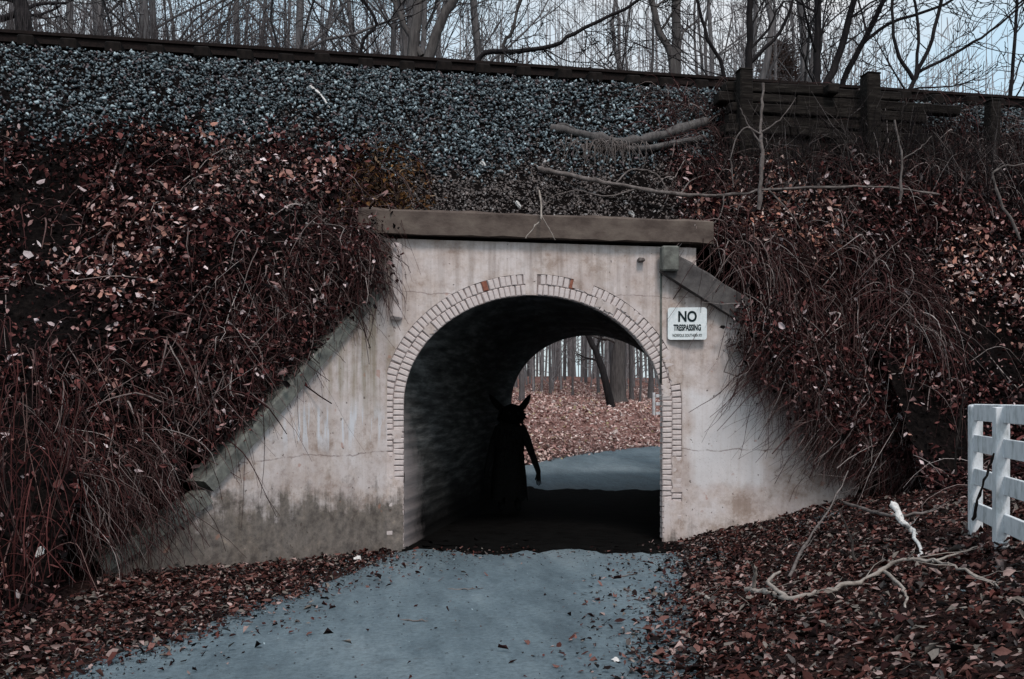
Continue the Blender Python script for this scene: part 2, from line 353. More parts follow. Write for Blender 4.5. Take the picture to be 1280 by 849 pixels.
def E(x, y):
    x = np.asarray(x, float); y = np.asarray(y, float)
    slope = 1.12+.45*sstep(1.5, 4, x)+0*x
    f = Eprof(y, slope)
    yb = LT-y+.0
    bk = Eprof(yb, 1.12)
    z = np.minimum(f, bk)
    b = sstep(1.9, 3.2, np.abs(x+.0))  # only banks bulge
    bulge = fbm(x, y, .6, 11)*.5+fbm(x, y, 1.9, 12)*.24
    z = z+bulge*b*sstep(2.3, .8, y)*sstep(-6.5, -3, y)+fbm(x, y, 3.3, 15)*.07*b*sstep(2.2, 1.2, y)+fbm(x, y, 1.3, 14)*.08*sstep(2.6, 1.2, y)
    # right: dug-away dark zone under the timber crib
    z = z-.25*sstep(2.6, 3.6, x)*sstep(2.2, 1.7, y)*sstep(.3, 1.2, y)
    # fall behind the wing copings
    for (ax, ay, bx, by, za, zb) in WINGS:
        dx, dy = bx-ax, by-ay; L = math.hypot(dx, dy); tx, ty = dx/L, dy/L
        s = np.clip(((x-ax)*tx+(y-ay)*ty), 0, L); dist = np.hypot(x-ax-tx*s, y-ay-ty*s)
        cz = za+(zb-za)*s/L
        z = np.minimum(z, cz+(.45 if ax > 0 else .02)+(3.5 if ax > 0 else 2.4)*dist)
    return z
# left wing: from the head wall out to the left and towards the viewer; right wing
P_ = lambda px, py, y=0: ony(px, py, y)
xL = P_(484, 500)[0]; xR = P_(853, 500)[0]
xa, xb = P_(505, 600)[0], P_(828, 600)[0]           # opening
XC = (xa+xb)/2; A_ = (xb-xa)/2
ZS = P_(667, 505)[2]; ZA = P_(667, 369)[2]; B_ = ZA-ZS
print('opening', xa, xb, 'spring', ZS, 'apex', ZA, 'wall', xL, xR, P_(667, 690)[2])
LW = (xL, 0.0, xL-1.95, -1.62)      # plan of left wing
LW2 = (LW[2], LW[3], LW[2]-.95, LW[3]-.55)
RWe = (xR+2.3, -.55)
def onwing(px, py, a=None):
    r = ray(px, py); ax, ay, bx, by = a or LW; dx, dy = bx-ax, by-ay
    den = r[0]*dy-r[1]*dx; t = ((ax-CAM[0])*dy-(ay-CAM[1])*dx)/den; p = CAM+r*t
    return math.hypot(p[0]-ax, p[1]-ay)/math.hypot(dx, dy), p[2]
_s1, _z1 = onwing(425, 428); _s2, _z2 = onwing(292, 582); _k = (_z2-_z1)/(_s2-_s1)
LZ1 = _z1+_k*(1-_s1); LZ0 = _z1-_k*_s1+.28; LZ2 = .25
print('left wing', _s1, _z1, _s2, _z2, LZ0, LZ1)
RZ0, RZ1 = 3.62, 1.35
WINGS = [(LW[0], LW[1], LW[2], LW[3], LZ0-.3, LZ1), (LW2[0], LW2[1], LW2[2], LW2[3], LZ1, LZ2),
         (xR-.1, 0, RWe[0], RWe[1], RZ0, RZ1)]
def Hs(x, y):
    """visible surface outside cut zones"""
    return np.maximum(G(x, y), np.where((np.asarray(y) > -9) & (np.asarray(y) < LT+9), E(x, y), -5))
def wing_front(x):
    """y of the wing wall line for a given x (front cut)"""
    x = np.asarray(x, float)
    y = np.full(x.shape, 0.0)
    y = np.where(x < LW[0], LW[3]*(LW[0]-x)/(LW[0]-LW[2]), y)
    y = np.where(x < LW2[0], LW2[1]+(LW2[3]-LW2[1])*(LW2[0]-x)/(LW2[0]-LW2[2]), y)
    y = np.where(x > xR, RWe[1]*(x-xR)/(RWe[0]-xR), y)
    return y
XE0, XE1 = LW2[2], RWe[0]
def in_cut(x, y, pad=0.0):
    x = np.asarray(x, float); y = np.asarray(y, float)
    f = (x > XE0) & (x < XE1) & (y < wing_front(x)+.14+pad)
    xb_ = x-SK*LT-XC
    bk = (y > LT-.14-pad) & (np.abs(xb_) < 2.3+.8*np.maximum(y-LT, 0))
    return f | bk

# ground sheet: fine in the middle, coarse to the horizon
def spaced(a, b, fine, far, n):
    mid = np.arange(a, b, fine); g = np.geomspace(fine, far, n)
    return np.concatenate([a-np.cumsum(g)[::-1], mid, b+np.cumsum(g)])
gx = spaced(-10, 16, .2, 220, 40); gy = spaced(-14, 30, .2, 220, 40)
XX, YY = np.meshgrid(gx, gy, indexing='ij'); ZZ = G(XX, YY)
nx, ny = XX.shape
idx = np.arange(nx*ny).reshape(nx, ny)
Fg = np.stack([idx[:-1, :-1], idx[1:, :-1], idx[1:, 1:], idx[:-1, 1:]], -1).reshape(-1, 4)
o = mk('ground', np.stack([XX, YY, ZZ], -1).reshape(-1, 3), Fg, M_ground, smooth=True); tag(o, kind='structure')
# road sheet following the centre line
nrm = np.stack([_tan[:, 1], -_tan[:, 0]], 1)
cen = []; nn = []
for i in range(len(_rc)-1):
    for t_ in np.linspace(0, 1, 4, endpoint=False): cen.append(_rc[i]*(1-t_)+_rc[i+1]*t_); nn.append(nrm[i]*(1-t_)+nrm[i+1]*t_)
cen = np.array(cen); nn = np.array(nn); ww = np.linspace(-1, 1, 17)
hw = 1.93+.24*sstep(-2.5, -6, cen[:, 1])+.75*sstep(8.5, 11, cen[:, 1])+.14*fbm(np.arange(len(cen))*.1, np.zeros(len(cen)), 1.5, 21)
RX = cen[:, None, 0]+nn[:, None, 0]*ww[None]*hw[:, None]; RY = cen[:, None, 1]+nn[:, None, 1]*ww[None]*hw[:, None]
RZ = G(RX, RY)+.012+.012*(1-ww[None]**2)-.03*(np.abs(ww[None]) > .97)
i2 = np.arange(RX.size).reshape(RX.shape)
Fr = np.stack([i2[:-1, :-1], i2[:-1, 1:], i2[1:, 1:], i2[1:, :-1]], -1).reshape(-1, 4)
o = mk('road', np.stack([RX, RY, RZ], -1).reshape(-1, 3), Fr[:, ::-1].copy(), M_road, smooth=True); tag(o, kind='structure')

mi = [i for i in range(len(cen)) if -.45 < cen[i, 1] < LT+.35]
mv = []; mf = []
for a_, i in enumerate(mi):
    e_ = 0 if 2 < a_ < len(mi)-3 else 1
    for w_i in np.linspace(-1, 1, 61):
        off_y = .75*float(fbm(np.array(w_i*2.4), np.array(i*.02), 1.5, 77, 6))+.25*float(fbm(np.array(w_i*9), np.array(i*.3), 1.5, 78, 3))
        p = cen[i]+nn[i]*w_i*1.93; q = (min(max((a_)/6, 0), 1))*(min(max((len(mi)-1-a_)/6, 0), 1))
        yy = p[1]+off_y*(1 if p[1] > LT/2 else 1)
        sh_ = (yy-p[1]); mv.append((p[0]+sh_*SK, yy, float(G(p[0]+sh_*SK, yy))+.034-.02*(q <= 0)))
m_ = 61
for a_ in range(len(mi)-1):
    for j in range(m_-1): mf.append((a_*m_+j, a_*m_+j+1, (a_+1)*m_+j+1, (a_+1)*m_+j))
o = mk('tunnel_floor_shade', mv, mf, simple('painted_shade_black', (.002, .002, .002), (.006, .006, .006), 4, rough=.9, bs=.8, bd=.03, spec=.03), smooth=True); tag(o, kind='structure')  # near-black sheet painting the tunnel's shade onto its floor

# embankment
ex_ = np.concatenate([np.arange(-70, -12, 1.0), np.arange(-12, 12, .13), np.arange(12, 70, 1.0)]); ey_ = np.arange(-7.5, LT+7.5, .13)
XX, YY = np.meshgrid(ex_, ey_, indexing='ij'); ZZ = E(XX, YY); GG = G(XX, YY)
cut = in_cut(XX, YY)
ok = (~cut) & (ZZ > GG-.35)
idx = np.arange(XX.size).reshape(XX.shape)
q = ok[:-1, :-1] & ok[1:, :-1] & ok[1:, 1:] & ok[:-1, 1:]
Fe = np.stack([idx[:-1, :-1], idx[1:, :-1], idx[1:, 1:], idx[:-1, 1:]], -1)[q]
used, inv = np.unique(Fe, return_inverse=True)
Ve = np.stack([XX, YY, ZZ], -1).reshape(-1, 3)[used]
o = mk('embankment', Ve, inv.reshape(-1, 4), M_bank, smooth=True); tag(o, kind='structure')

# ============ the bridge ============
br = empty('railway_bridge', (XC, 0, 0), 'arched pinkish concrete railway underpass with brick arch ring', 'bridge')
def loc_(V): return np.asarray(V)-np.array([XC, 0, 0])
ths = np.linspace(0, math.pi, 61)
def curve(e):   # opening outline grown by e, left bottom -> right bottom, in x,z
    zb = -.05; left = [(XC-A_-e, z) for z in np.linspace(zb, ZS, 9, endpoint=False)]
    arch = [(XC-(A_+e)*math.cos(t), ZS+(B_+e)*math.sin(t)) for t in ths]
    right = [(XC+A_+e, z) for z in np.linspace(ZS, zb, 10)[1:]]
    return np.array(left+arch+right)
RT = .285
ci, co = curve(0), curve(RT)
ZT = 4.12
# head wall: built as columns above outer curve, plus side strips
def headwall(y0, y1, skx, front=True):
    V = []; F = []
    n = len(co)
    cop = co.copy()
    top = np.stack([np.clip(cop[:, 0], XC-A_-RT, XC+A_+RT), np.full(n, ZT)], 1)
    K = 7
    for i in range(n):
        for k in range(K):
            f = k/(K-1)
            V.append((cop[i, 0]*(1-f)+top[i, 0]*f+skx, y0, cop[i, 1]*(1-f)+top[i, 1]*f))
    for i in range(n-1):
        if abs(co[i, 0]-co[i+1, 0]) < 1e-6: continue
        for k in range(K-1):
            F.append((i*K+k, (i+1)*K+k, (i+1)*K+k+1, i*K+k+1))
    for (xa_, xb_) in ((xL-.25, XC-A_-RT), (XC+A_+RT, xR+.2)):
        b = len(V)
        zs = np.linspace(-.25, ZT, 10)
        for z in zs: V += [(xa_+skx, y0, z), (xb_+skx, y0, z)]
        for k in range(9): F.append((b+2*k, b+2*k+1, b+2*k+3, b+2*k+2))
    # thickness: back face copy
    m = len(V); V2 = [(x, y1, z) for x, y, z in V]; F2 = [tuple(m+i for i in reversed(f)) for f in F]
    return np.array(V+V2), F+F2
V, F = headwall(0, .45, 0); mk('head_wall', loc_(V), F, M_wall, br)
V, F = headwall(LT, LT-.45, SK*LT); mk('head_wall', loc_(V), [tuple(reversed(f)) for f in F], M_dark_conc, br)
# recessed mortar ring
def ring(a, b, y, sx=0):
    V = [(p[0]+sx, y, p[1]) for p in a]+[(p[0]+sx, y, p[1]) for p in b]; n = len(a)
    return np.array(V), [(i, i+1, n+i+1, n+i) for i in range(n-1)]
V, F = ring(ci, co, .013); mk('mortar_joint', loc_(V), F, M_mortar, br)
V, F = ring(curve(0), co, LT, SK*LT); mk('arch_ring', loc_(V), F, M_dark_conc, br)
# jamb edges of the recess
V = [(p[0], 0, p[1]) for p in co]+[(p[0], .04, p[1]) for p in co]; n = len(co)
mk('ring_recess', loc_(np.array(V)), [(i, n+i, n+i+1, i+1) for i in range(n-1)], M_mortar, br)
# vault: board marked ribs run along it
nl = 41; V = []; sub = []
c0 = curve(0.0)
# resample the curve densely for board steps
d = np.concatenate([[0], np.cumsum(np.hypot(*np.diff(c0, axis=0).T))]); dd = np.linspace(0, d[-1], 170)
c1 = np.stack([np.interp(dd, d, c0[:, 0]), np.interp(dd, d, c0[:, 1])], 1)
nrm_c = np.gradient(c1, axis=0); nrm_c = np.stack([-nrm_c[:, 1], nrm_c[:, 0]], 1); nrm_c /= np.linalg.norm(nrm_c, axis=1, keepdims=True)
board = rng.uniform(0, .014, 60)
off = board[(dd/.155).astype(int) % 60]+np.where((dd % .155) < .03, .02, 0)
for j in range(nl):
    y = .03+(LT-.04-.03)*j/(nl-1)
    wob = off
    for i in range(len(c1)):
        V.append((c1[i, 0]+nrm_c[i, 0]*(wob[i]+.002)+SK*y, y, c1[i, 1]+nrm_c[i, 1]*(wob[i]+.002)))
n = len(c1); V = np.array(V)
# expansion: tiny undulation
F = np.array([(j*n+i, j*n+i+1, (j+1)*n+i+1, (j+1)*n+i) for j in range(nl-1) for i in range(n-1)])
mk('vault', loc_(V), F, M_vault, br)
# closure between vault start and bricks at y=.03: thin lip hidden behind bricks
# bricks: two courses around the opening
def at_len(s, e):
    x = np.interp(s, d, c0[:, 0]); z = np.interp(s, d, c0[:, 1])
    nx_ = np.interp(s, dd, nrm_c[:, 0]); nz_ = np.interp(s, dd, nrm_c[:, 1])
    return x+nx_*e, z+nz_*e, math.atan2(nz_, nx_)
if at_len(d[-1]/2, .1)[1] < ZA: nrm_c = -nrm_c
brick_meshes = []
for k in range(8):
    L0, W0 = .134, .063
    bm = bmesh.new(); bmesh.ops.create_cube(bm, size=1)
    for v in bm.verts:
        v.co = Vector((v.co.x*L0, v.co.y*.11, v.co.z*W0))+Vector([random.uniform(-.0035, .0035) for _ in range(3)])
    bmesh.ops.bevel(bm, geom=[e for e in bm.edges if (e.verts[0].co.y < 0 and e.verts[1].co.y < 0)], offset=.009, segments=1, affect='EDGES')
    me = bpy.data.meshes.new('brick'); bm.to_mesh(me); bm.free(); me.materials.append(M_brick if k < 7 else M_brick_bare); brick_meshes.append(me)
sp = .0735; s0 = .12
cnt = 0
mid = d[-1]/2
s = s0
while s < d[-1]-.1:
    if abs(s-mid+.08) < .075: s += sp; continue
    for c_, e in enumerate((.071, .213)):
        x, z, a = at_len(s+(c_*sp*.5), e)
        g = (A_+e)/A_
        k = random.randrange(7)
        wear = random.random()
        if wear < .004 and c_ == 1 and .1 < s/d[-1] < .9: me = brick_meshes[7]
        else: me = brick_meshes[k]
        ob = bpy.data.objects.new('brick', me); C.objects.link(ob); ob.parent = br
        ob.location = (x-XC, .055+random.uniform(-.007, .008), z); ob.rotation_euler = (0, -a+random.gauss(0, .035), random.gauss(0, .03))
        ob.scale = (1.0, 1, min(1.12, g) if s > ZS and s < d[-1]-ZS else 1.0); cnt += 1
    s += sp
# plaster keystone strip and plaster skims over parts of the jambs
def skim(name, poly, y=-.006, th=.03, mat=M_wall):
    n = len(poly); V = [(x, y, z) for x, z in poly]+[(x, y+th, z) for x, z in poly]
    F = [tuple(range(n))[::-1], tuple(range(n, 2*n))]+[(i, (i+1) % n, n+(i+1) % n, n+i) for i in range(n)]
    ob = mk(name, loc_(np.array(V)), F, mat, br)
    bm = bmesh.new(); bm.from_mesh(ob.data); bmesh.ops.recalc_face_normals(bm, faces=bm.faces); bm.to_mesh(ob.data); bm.free(); return ob
x0 = XC-.075
skim('keystone', [(x0-.075, ZA+.0), (x0+.075, ZA+.0), (x0+.085, ZA+RT+.03), (x0+.02, ZA+RT+.07), (x0-.085, ZA+RT+.03)])
_py = [0]
def ragged(x0, x1, z0, z1, rag=.05, n=9):
    """closed outline: straight foot, uneven sides and top, never crossing itself"""
    _py[0] += 1; wd = x1-x0; zz = np.linspace(z0, z1, n)
    right = [(x1-abs(random.gauss(0, .008)), z) for z in zz[1:-1]]
    top = [(x1-wd*t, z1+random.uniform(-rag, rag)) for t in np.linspace(0.04, .96, 7)]
    left = [(x0+abs(random.gauss(0, min(rag, wd*.25)*.5)), z) for z in zz[::-1][1:-1]]
    return [(x0, z0), (x1, z0)]+right+top+left
def arch_patch(s_c, half, e0, e1, n=7):
    a = [at_len(s_c-half+2*half*k/(n-1), e0+random.uniform(-.02, .02))[:2] for k in range(n)]; b = [at_len(s_c+half-2*half*k/(n-1), e1+random.uniform(-.02, .02))[:2] for k in range(n)]
    skim('plaster_patch', a+b, y=-.004-random.uniform(0, .003), th=.02)
for q_ in range(10):
    inner = random.random() < .5; s_c = d[-1]*random.uniform(.13, .87)
    if abs(s_c-d[-1]/2) < .35: continue
    arch_patch(s_c, random.uniform(.05, .17), .03 if inner else .16, random.uniform(.1, .16) if inner else random.uniform(.27, .31))
skim('plaster_patch', ragged(xa-RT-.03, xa-.004, -.05, .32, .04))
skim('plaster_patch', ragged(xa-RT-.03, xa-.004, .28, .95, .05), y=-.0085)
skim('plaster_patch', ragged(xa-RT-.03, xa-.12, .88, 1.3, .05), y=-.0045)
skim('plaster_patch', ragged(xb+.004, xb+RT+.03, -.05, .62, .05))
skim('plaster_patch', ragged(xb+.12, xb+RT+.03, .72, 1.2, .06))

# wing walls
def wing(ax, ay, bx, by, za, zb, th=.35, mat=M_wall, z0=-.3, name='wing_wall', side=1, K=14, J=8):
    dx, dy = bx-ax, by-ay; L = math.hypot(dx, dy); nx_, ny_ = -dy/L*side, dx/L*side
    if ny_ < 0: nx_, ny_ = -nx_, -ny_
    V = []; F = []
    for s_ in (0, 1):
        for i in range(K):
            t_ = i/(K-1)
            for j in range(J):
                zt = za+(zb-za)*t_
                V.append((ax+dx*t_+nx_*th*s_, ay+dy*t_+ny_*th*s_, z0+(zt-z0)*j/(J-1)))
    n = K*J
    for s_ in (0, 1):
        for i in range(K-1):
            for j in range(J-1):
                q = (s_*n+i*J+j, s_*n+(i+1)*J+j, s_*n+(i+1)*J+j+1, s_*n+i*J+j+1); F.append(q)
    for i in range(K-1): F.append((i*J+J-1, (i+1)*J+J-1, n+(i+1)*J+J-1, n+i*J+J-1))
    for j in range(J-1): F.append(((K-1)*J+j, n+(K-1)*J+j, n+(K-1)*J+j+1, (K-1)*J+j+1))
    ob = mk(name, loc_(np.array(V)), F, mat, br)
    bm = bmesh.new(); bm.from_mesh(ob.data); bmesh.ops.recalc_face_normals(bm, faces=bm.faces); bm.to_mesh(ob.data); bm.free(); return ob
wing(LW[0], -.003, LW[2], LW[3], LZ0-.28, LZ1)
wing(LW2[0], LW2[1], LW2[2], LW2[3], LZ1-.12, LZ2)
pA = P_(824, 340, -.02); pB = P_(905, 398, -.02); sl = (pB[2]-pA[2])/(pB[0]-pA[0])
wing(xR, -.003, RWe[0], RWe[1], pA[2]+sl*(xR-pA[0])+.03, pA[2]+sl*(RWe[0]-pA[0])*.97+.03)
for sg in (-1, 1):
    X0 = SK*LT+XC+sg*2.15
    wing(X0, LT, X0+sg*2.6, LT+2.2, 3.9, .8, mat=M_dark_conc)
# copings: sloping slabs lying on the wing walls
def coping(ax, ay, az, bx, by, bz, w_, h_, mat, proud=.06, name='coping', n=10):
    a = np.array([ax, ay, az]); b = np.array([bx, by, bz]); T = (b-a); L = np.linalg.norm(T); T /= L
    N = np.array([-T[1], T[0], 0]); N /= np.linalg.norm(N)
    if N[1] > 0: N = -N      # towards viewer
    U = np.cross(T, N); U = U if U[2] > 0 else -U
    V = []; F = []
    for i in range(n):
        p = a+T*L*i/(n-1); j = rng.normal(size=8)*.008
        pf = N*(proud)+0; pb = N*(proud-w_)
        V += [p+pf, p+pf*.93+U*(h_-.02)+U*j[0], p+pf*.7+U*h_+U*j[1], p+pb+U*(h_*.95)+U*j[2], p+pb]
    for i in range(n-1):
        for k in range(5): F.append((i*5+k, i*5+(k+1) % 5, (i+1)*5+(k+1) % 5, (i+1)*5+k))
    F += [(4, 3, 2, 1, 0), tuple(5*(n-1)+k for k in range(5))]
    ob = mk(name, loc_(np.array(V)), F, mat, br)
    bm = bmesh.new(); bm.from_mesh(ob.data); bmesh.ops.recalc_face_normals(bm, faces=bm.faces); bm.to_mesh(ob.data); bm.free(); return ob
coping(LW[0], -.003, LZ0-.28, LW[2], LW[3], LZ1, .42, .16, M_coping, .05)
coping(LW2[0], LW2[1], LZ1-.12, LW2[2], LW2[3], LZ2, .42, .15, M_coping, .05)
pA = P_(824, 340, -.02); pB = P_(905, 398, -.02)
sl = (pB[2]-pA[2])/(pB[0]-pA[0])
pE = xR+.75; coping(pA[0], -.02, pA[2], pE, RWe[1]*.33-.02, pA[2]+sl*(pE-pA[0])*.97, .5, .33, M_dark_conc, .10)
# lighter end block of the right coping
V, F = bevbox((pA[0]+.1, -.16, pA[2]+.16), (.24, .16, .33), .02, .01); mk('coping_block', loc_(V), F, M_coping, br)
# left pilaster stub under the parapet
V, F = bevbox((P_(500, 330)[0]-.05, -.03, 3.55), (.16, .14, 1.0), .03, .02); mk('pilaster', loc_(V), F, M_brick, br)
# parapet beam
pl = P_(448, 290, -.13); pr = P_(892, 304, -.13); ptop = P_(640, 266, -.13)[2]; pbot = P_(640, 296, -.13)[2]
n = 24; V = []; F = []
for i in range(n):
    x = pl[0]+(pr[0]-pl[0])*i/(n-1); j = rng.normal(size=4)*.008
    V += [(x, -.13+j[0]*.5, pbot+j[1]), (x, -.13+j[0]*.5, ptop-.03), (x, -.10, ptop+j[2]), (x, .35, ptop), (x, .35, pbot), (x, 0, pbot)]
for i in range(n-1):
    for k in range(6): F.append((i*6+k, i*6+(k+1) % 6, (i+1)*6+(k+1) % 6, (i+1)*6+k))
F += [(5, 4, 3, 2, 1, 0), tuple(6*(n-1)+k for k in range(6))]
ob = mk('parapet', loc_(np.array(V)), F, M_parapet, br)
bm = bmesh.new(); bm.from_mesh(ob.data); bmesh.ops.recalc_face_normals(bm, faces=bm.faces); bm.to_mesh(ob.data); bm.free()
V, F = bevbox((SK*LT+XC, LT+.02, 4.3), (6, .5, .4), .02, .01); mk('parapet', loc_(V), F, M_dark_conc, br)
# vertical seam and small iron bracket
V = boxv(((P_(826, 400)[0]), -.004, 3.1), (.03, .012, 1.75)); mk('drain_seam', loc_(V), BF, M_coping, br)
pk = P_(801, 325, -.05); V, F = bevbox(pk, (.09, .1, .05), .01, .01); mk('iron_bracket', loc_(V), F, M_grey_wood, br)

# ============ sign ============
def text_obj(s, size, parent, loc, sx=1.0, mat=M_letter, bold=.0):
    cu = bpy.data.curves.new('t', 'FONT'); cu.body = s; cu.size = size; cu.align_x = 'CENTER'; cu.align_y = 'CENTER'; cu.extrude = .0015; cu.offset = bold
    to = bpy.data.objects.new('t', cu); C.objects.link(to)
    dg = bpy.context.evaluated_depsgraph_get(); me = bpy.data.meshes.new_from_object(to.evaluated_get(dg))
    bpy.data.objects.remove(to); me.materials.clear(); me.materials.append(mat)
    o = bpy.data.objects.new('lettering', me); C.objects.link(o); o.parent = parent; o.location = loc; o.rotation_euler = (R(90), 0, 0); o.scale = (sx, 1, 1); return o
a0 = P_(836, 384, -.1); a1 = P_(882, 425, -.1); rt = math.atan2(RWe[1], RWe[0]-xR)
sc = (a0+a1)/2; sw, sh = abs(a1[0]-a0[0]), abs(a0[2]-a1[2])
sg = empty('warning_sign', (sc[0], -.10, sc[2]), 'small white NO TRESPASSING sign with rounded corners fixed beside the arch', 'sign', rz=rt)
bm = bmesh.new(); r_ = .035; pts = []
for cx_, cz_, a_ in ((1, 1, 0), (-1, 1, 90), (-1, -1, 180), (1, -1, 270)):
    for k in range(5): an = R(a_+k*22.5); pts.append((cx_*(sw/2-r_)+r_*math.cos(an), cz_*(sh/2-r_)+r_*math.sin(an)))
n = len(pts)
V = [(x, -.006, z) for x, z in pts]+[(x, .006, z) for x, z in pts]
F = [tuple(range(n)), tuple(range(2*n-1, n-1, -1))]+[(i, n+i, n+(i+1) % n, (i+1) % n) for i in range(n)]
mk('sign_plate', V, F, M_sign, sg)
text_obj('NO', .20, sg, (0, -.009, .09), .82, bold=.006)
text_obj('TRESPASSING', .115, sg, (0, -.009, -.06), .54, bold=.004)
text_obj('NORFOLK SOUTHERN RY', .058, sg, (0, -.009, -.165), .60)
V = boxv((0, .03, .1), (.05, .06, .05)); mk('sign_bracket', V, BF, M_rust, sg)

# ============ railway ============
YR1 = 2.8; GA = 1.5
rr0 = P_(640, 80, YR1)
RTOP = rr0[2]; print('rail top', RTOP, 'crest', CREST)
trk = empty('railway_track', (0, YR1+GA/2, 0), 'dark rusty railway track on gravel ballast along the embankment top', 'railway track')
def rail_z(x): return RTOP
prof = [(-.07, 0), (.07, 0), (.07, .02), (.012, .04), (.012, .12), (.037, .13), (.037, .17), (-.037, .17), (-.037, .13), (-.012, .12), (-.012, .04), (-.07, .02)]
for k in range(2):
    yy = (-GA/2, GA/2)[k]; V = []; F = []
    xs = np.linspace(-60, 60, 41)
    for x in xs:
        for a, b in prof: V.append((x, yy+a*1.5, RTOP-.20+b*1.18))
    m = len(prof)
    for i in range(len(xs)-1):
        for j in range(m): F.append((i*m+j, i*m+(j+1) % m, (i+1)*m+(j+1) % m, (i+1)*m+j))
    mk('rail', V, F, M_rust, trk)
tm = None
for i, x in enumerate(np.arange(-14, 16, .62)):
    if tm is None:
        V, F = bevbox((0, 0, 0), (.24, 2.5, .17), .02, .012); ob = mk('tie', V, F, M_tie, trk); tm = ob.data
    else: ob = bpy.data.objects.new('tie', tm); C.objects.link(ob); ob.parent = trk
    ob.location = (x+random.uniform(-.04, .04), random.uniform(-.07, .05), RTOP-.20-.115+random.uniform(-.015, .0)); ob.rotation_euler.z = random.gauss(0, .02)
# ============ scattering helpers ============
def surf_normal(fn, x, y):
    e = .06; zx = (fn(x+e, y)-fn(x-e, y))/(2*e); zy = (fn(x, y+e)-fn(x, y-e))/(2*e)
    n = np.stack([-zx, -zy, np.ones_like(zx)], -1); return n/np.linalg.norm(n, axis=-1, keepdims=True)
def rand_rot(n, Nrm=None, tilt=.5):
    if Nrm is None:
        q = rng.normal(size=(n, 4)); q /= np.linalg.norm(q, axis=1, keepdims=True)
        w_, x, y, z = q.T
        return np.stack([np.stack([1-2*(y*y+z*z), 2*(x*y-z*w_), 2*(x*z+y*w_)], -1), np.stack([2*(x*y+z*w_), 1-2*(x*x+z*z), 2*(y*z-x*w_)], -1), np.stack([2*(x*z-y*w_), 2*(y*z+x*w_), 1-2*(x*x+y*y)], -1)], 1)
    N = Nrm+rng.normal(size=(n, 3))*tilt; N /= np.linalg.norm(N, axis=1, keepdims=True)
    A = rng.normal(size=(n, 3)); A -= N*(A*N).sum(1, keepdims=True); A /= np.linalg.norm(A, axis=1, keepdims=True); B = np.cross(N, A)
    return np.stack([A, B, N], -1)
LEAF = np.array([(0, -.55, 0), (.27, -.12, .13), (.20, .3, .10), (0, .52, -.05), (-.23, .25, .14), (-.25, -.15, .08)])
LF = np.array([[0, 1, 2], [0, 2, 3], [0, 3, 4], [0, 4, 5]])
def leaves(name, P, N, size, pal, wts, tilt=.5, lift=.4, mat=None, parent=None):
    n = len(P); Rm = rand_rot(n, N, tilt); sz = size*np.clip(np.exp(rng.normal(size=n)*.38), .35, 2.1)
    Lc = LEAF[None]+rng.normal(size=(n, 6, 3))*np.array([.07, .07, .05]); Lc[:, :, 2] *= rng.uniform(-1, 2.6, n)[:, None]; Lc[:, :, 0] *= rng.uniform(.6, 1.2, n)[:, None]
    V = np.einsum('nij,nkj->nki', Rm, Lc)*sz[:, None, None]+P[:, None]+N[:, None]*(sz*lift*rng.uniform(0, 1, n))[:, None, None]
    F = (LF[None]+np.arange(n)[:, None, None]*6).reshape(-1, 3)
    pal = np.array(pal); c = pal[rng.choice(len(pal), n, p=np.array(wts)/sum(wts))]*rng.uniform(.6, 1.3, (n, 1))
    return mk(name, V.reshape(-1, 3), F, mat or M_leaf, parent, cols=np.repeat(c, 6, 0))
ICO = np.array([[x, y, z] for x in (-.5, .5) for y in (-.5, .5) for z in (-.5, .5)])*1.25
ICF = np.array([(0, 1, 3), (0, 3, 2), (4, 6, 7), (4, 7, 5), (0, 4, 5), (0, 5, 1), (2, 3, 7), (2, 7, 6), (0, 2, 6), (0, 6, 4), (1, 5, 7), (1, 7, 3)])
def stones(name, P, size, pal, wts, parent=None):
    n = len(P); Rm = rand_rot(n); sc_ = size*rng.uniform(.45, 1.2, (n, 1))*np.stack([rng.uniform(.8, 1.35, n), rng.uniform(.5, .9, n), rng.uniform(.3, .65, n)], 1)
    V = (ICO[None]*(1+rng.uniform(-.5, .25, (n, 8, 1)))+rng.uniform(-.16, .16, (n, 8, 3)))*sc_[:, None, :]
    V = np.einsum('nij,nkj->nki', Rm, V)*.62+P[:, None]
    F = (ICF[None]+np.arange(n)[:, None, None]*8).reshape(-1, 3)
    pal = np.array(pal); c = pal[rng.choice(len(pal), n, p=np.array(wts)/sum(wts))]*rng.uniform(.6, 1.3, (n, 1))
    return mk(name, V.reshape(-1, 3), F, M_stone, parent, cols=np.repeat(c, 8, 0))
def scatter(n, x0, x1, y0, y1, fn, prob):
    x = rng.uniform(x0, x1, n); y = rng.uniform(y0, y1, n); z = fn(x, y)
    if fn is G:
        k = rng.uniform(0, 1, n) < prob(x, y, z); x, y, z = x[k], y[k], z[k]
        return np.stack([x, y, z], -1), surf_normal(fn, x, y)
    pr = prob(x, y, z); x = np.repeat(x, 3); y = np.repeat(y, 3); pr = np.repeat(pr, 3)
    x = x+rng.uniform(-.05, .05, len(x)); y = y+rng.uniform(-.05, .05, len(x))
    k = rng.uniform(0, 1, len(x)) < pr; x, y = x[k], y[k]; k = ~in_cut(x, y); x, y = x[k], y[k]
    N = surf_normal(fn, x, y); k = rng.uniform(0, 1, len(x)) < np.clip(.30/np.maximum(N[:, 2], .1), 0, 1); x, y, N = x[k], y[k], N[k]
    return np.stack([x, y, fn(x, y)], -1), N

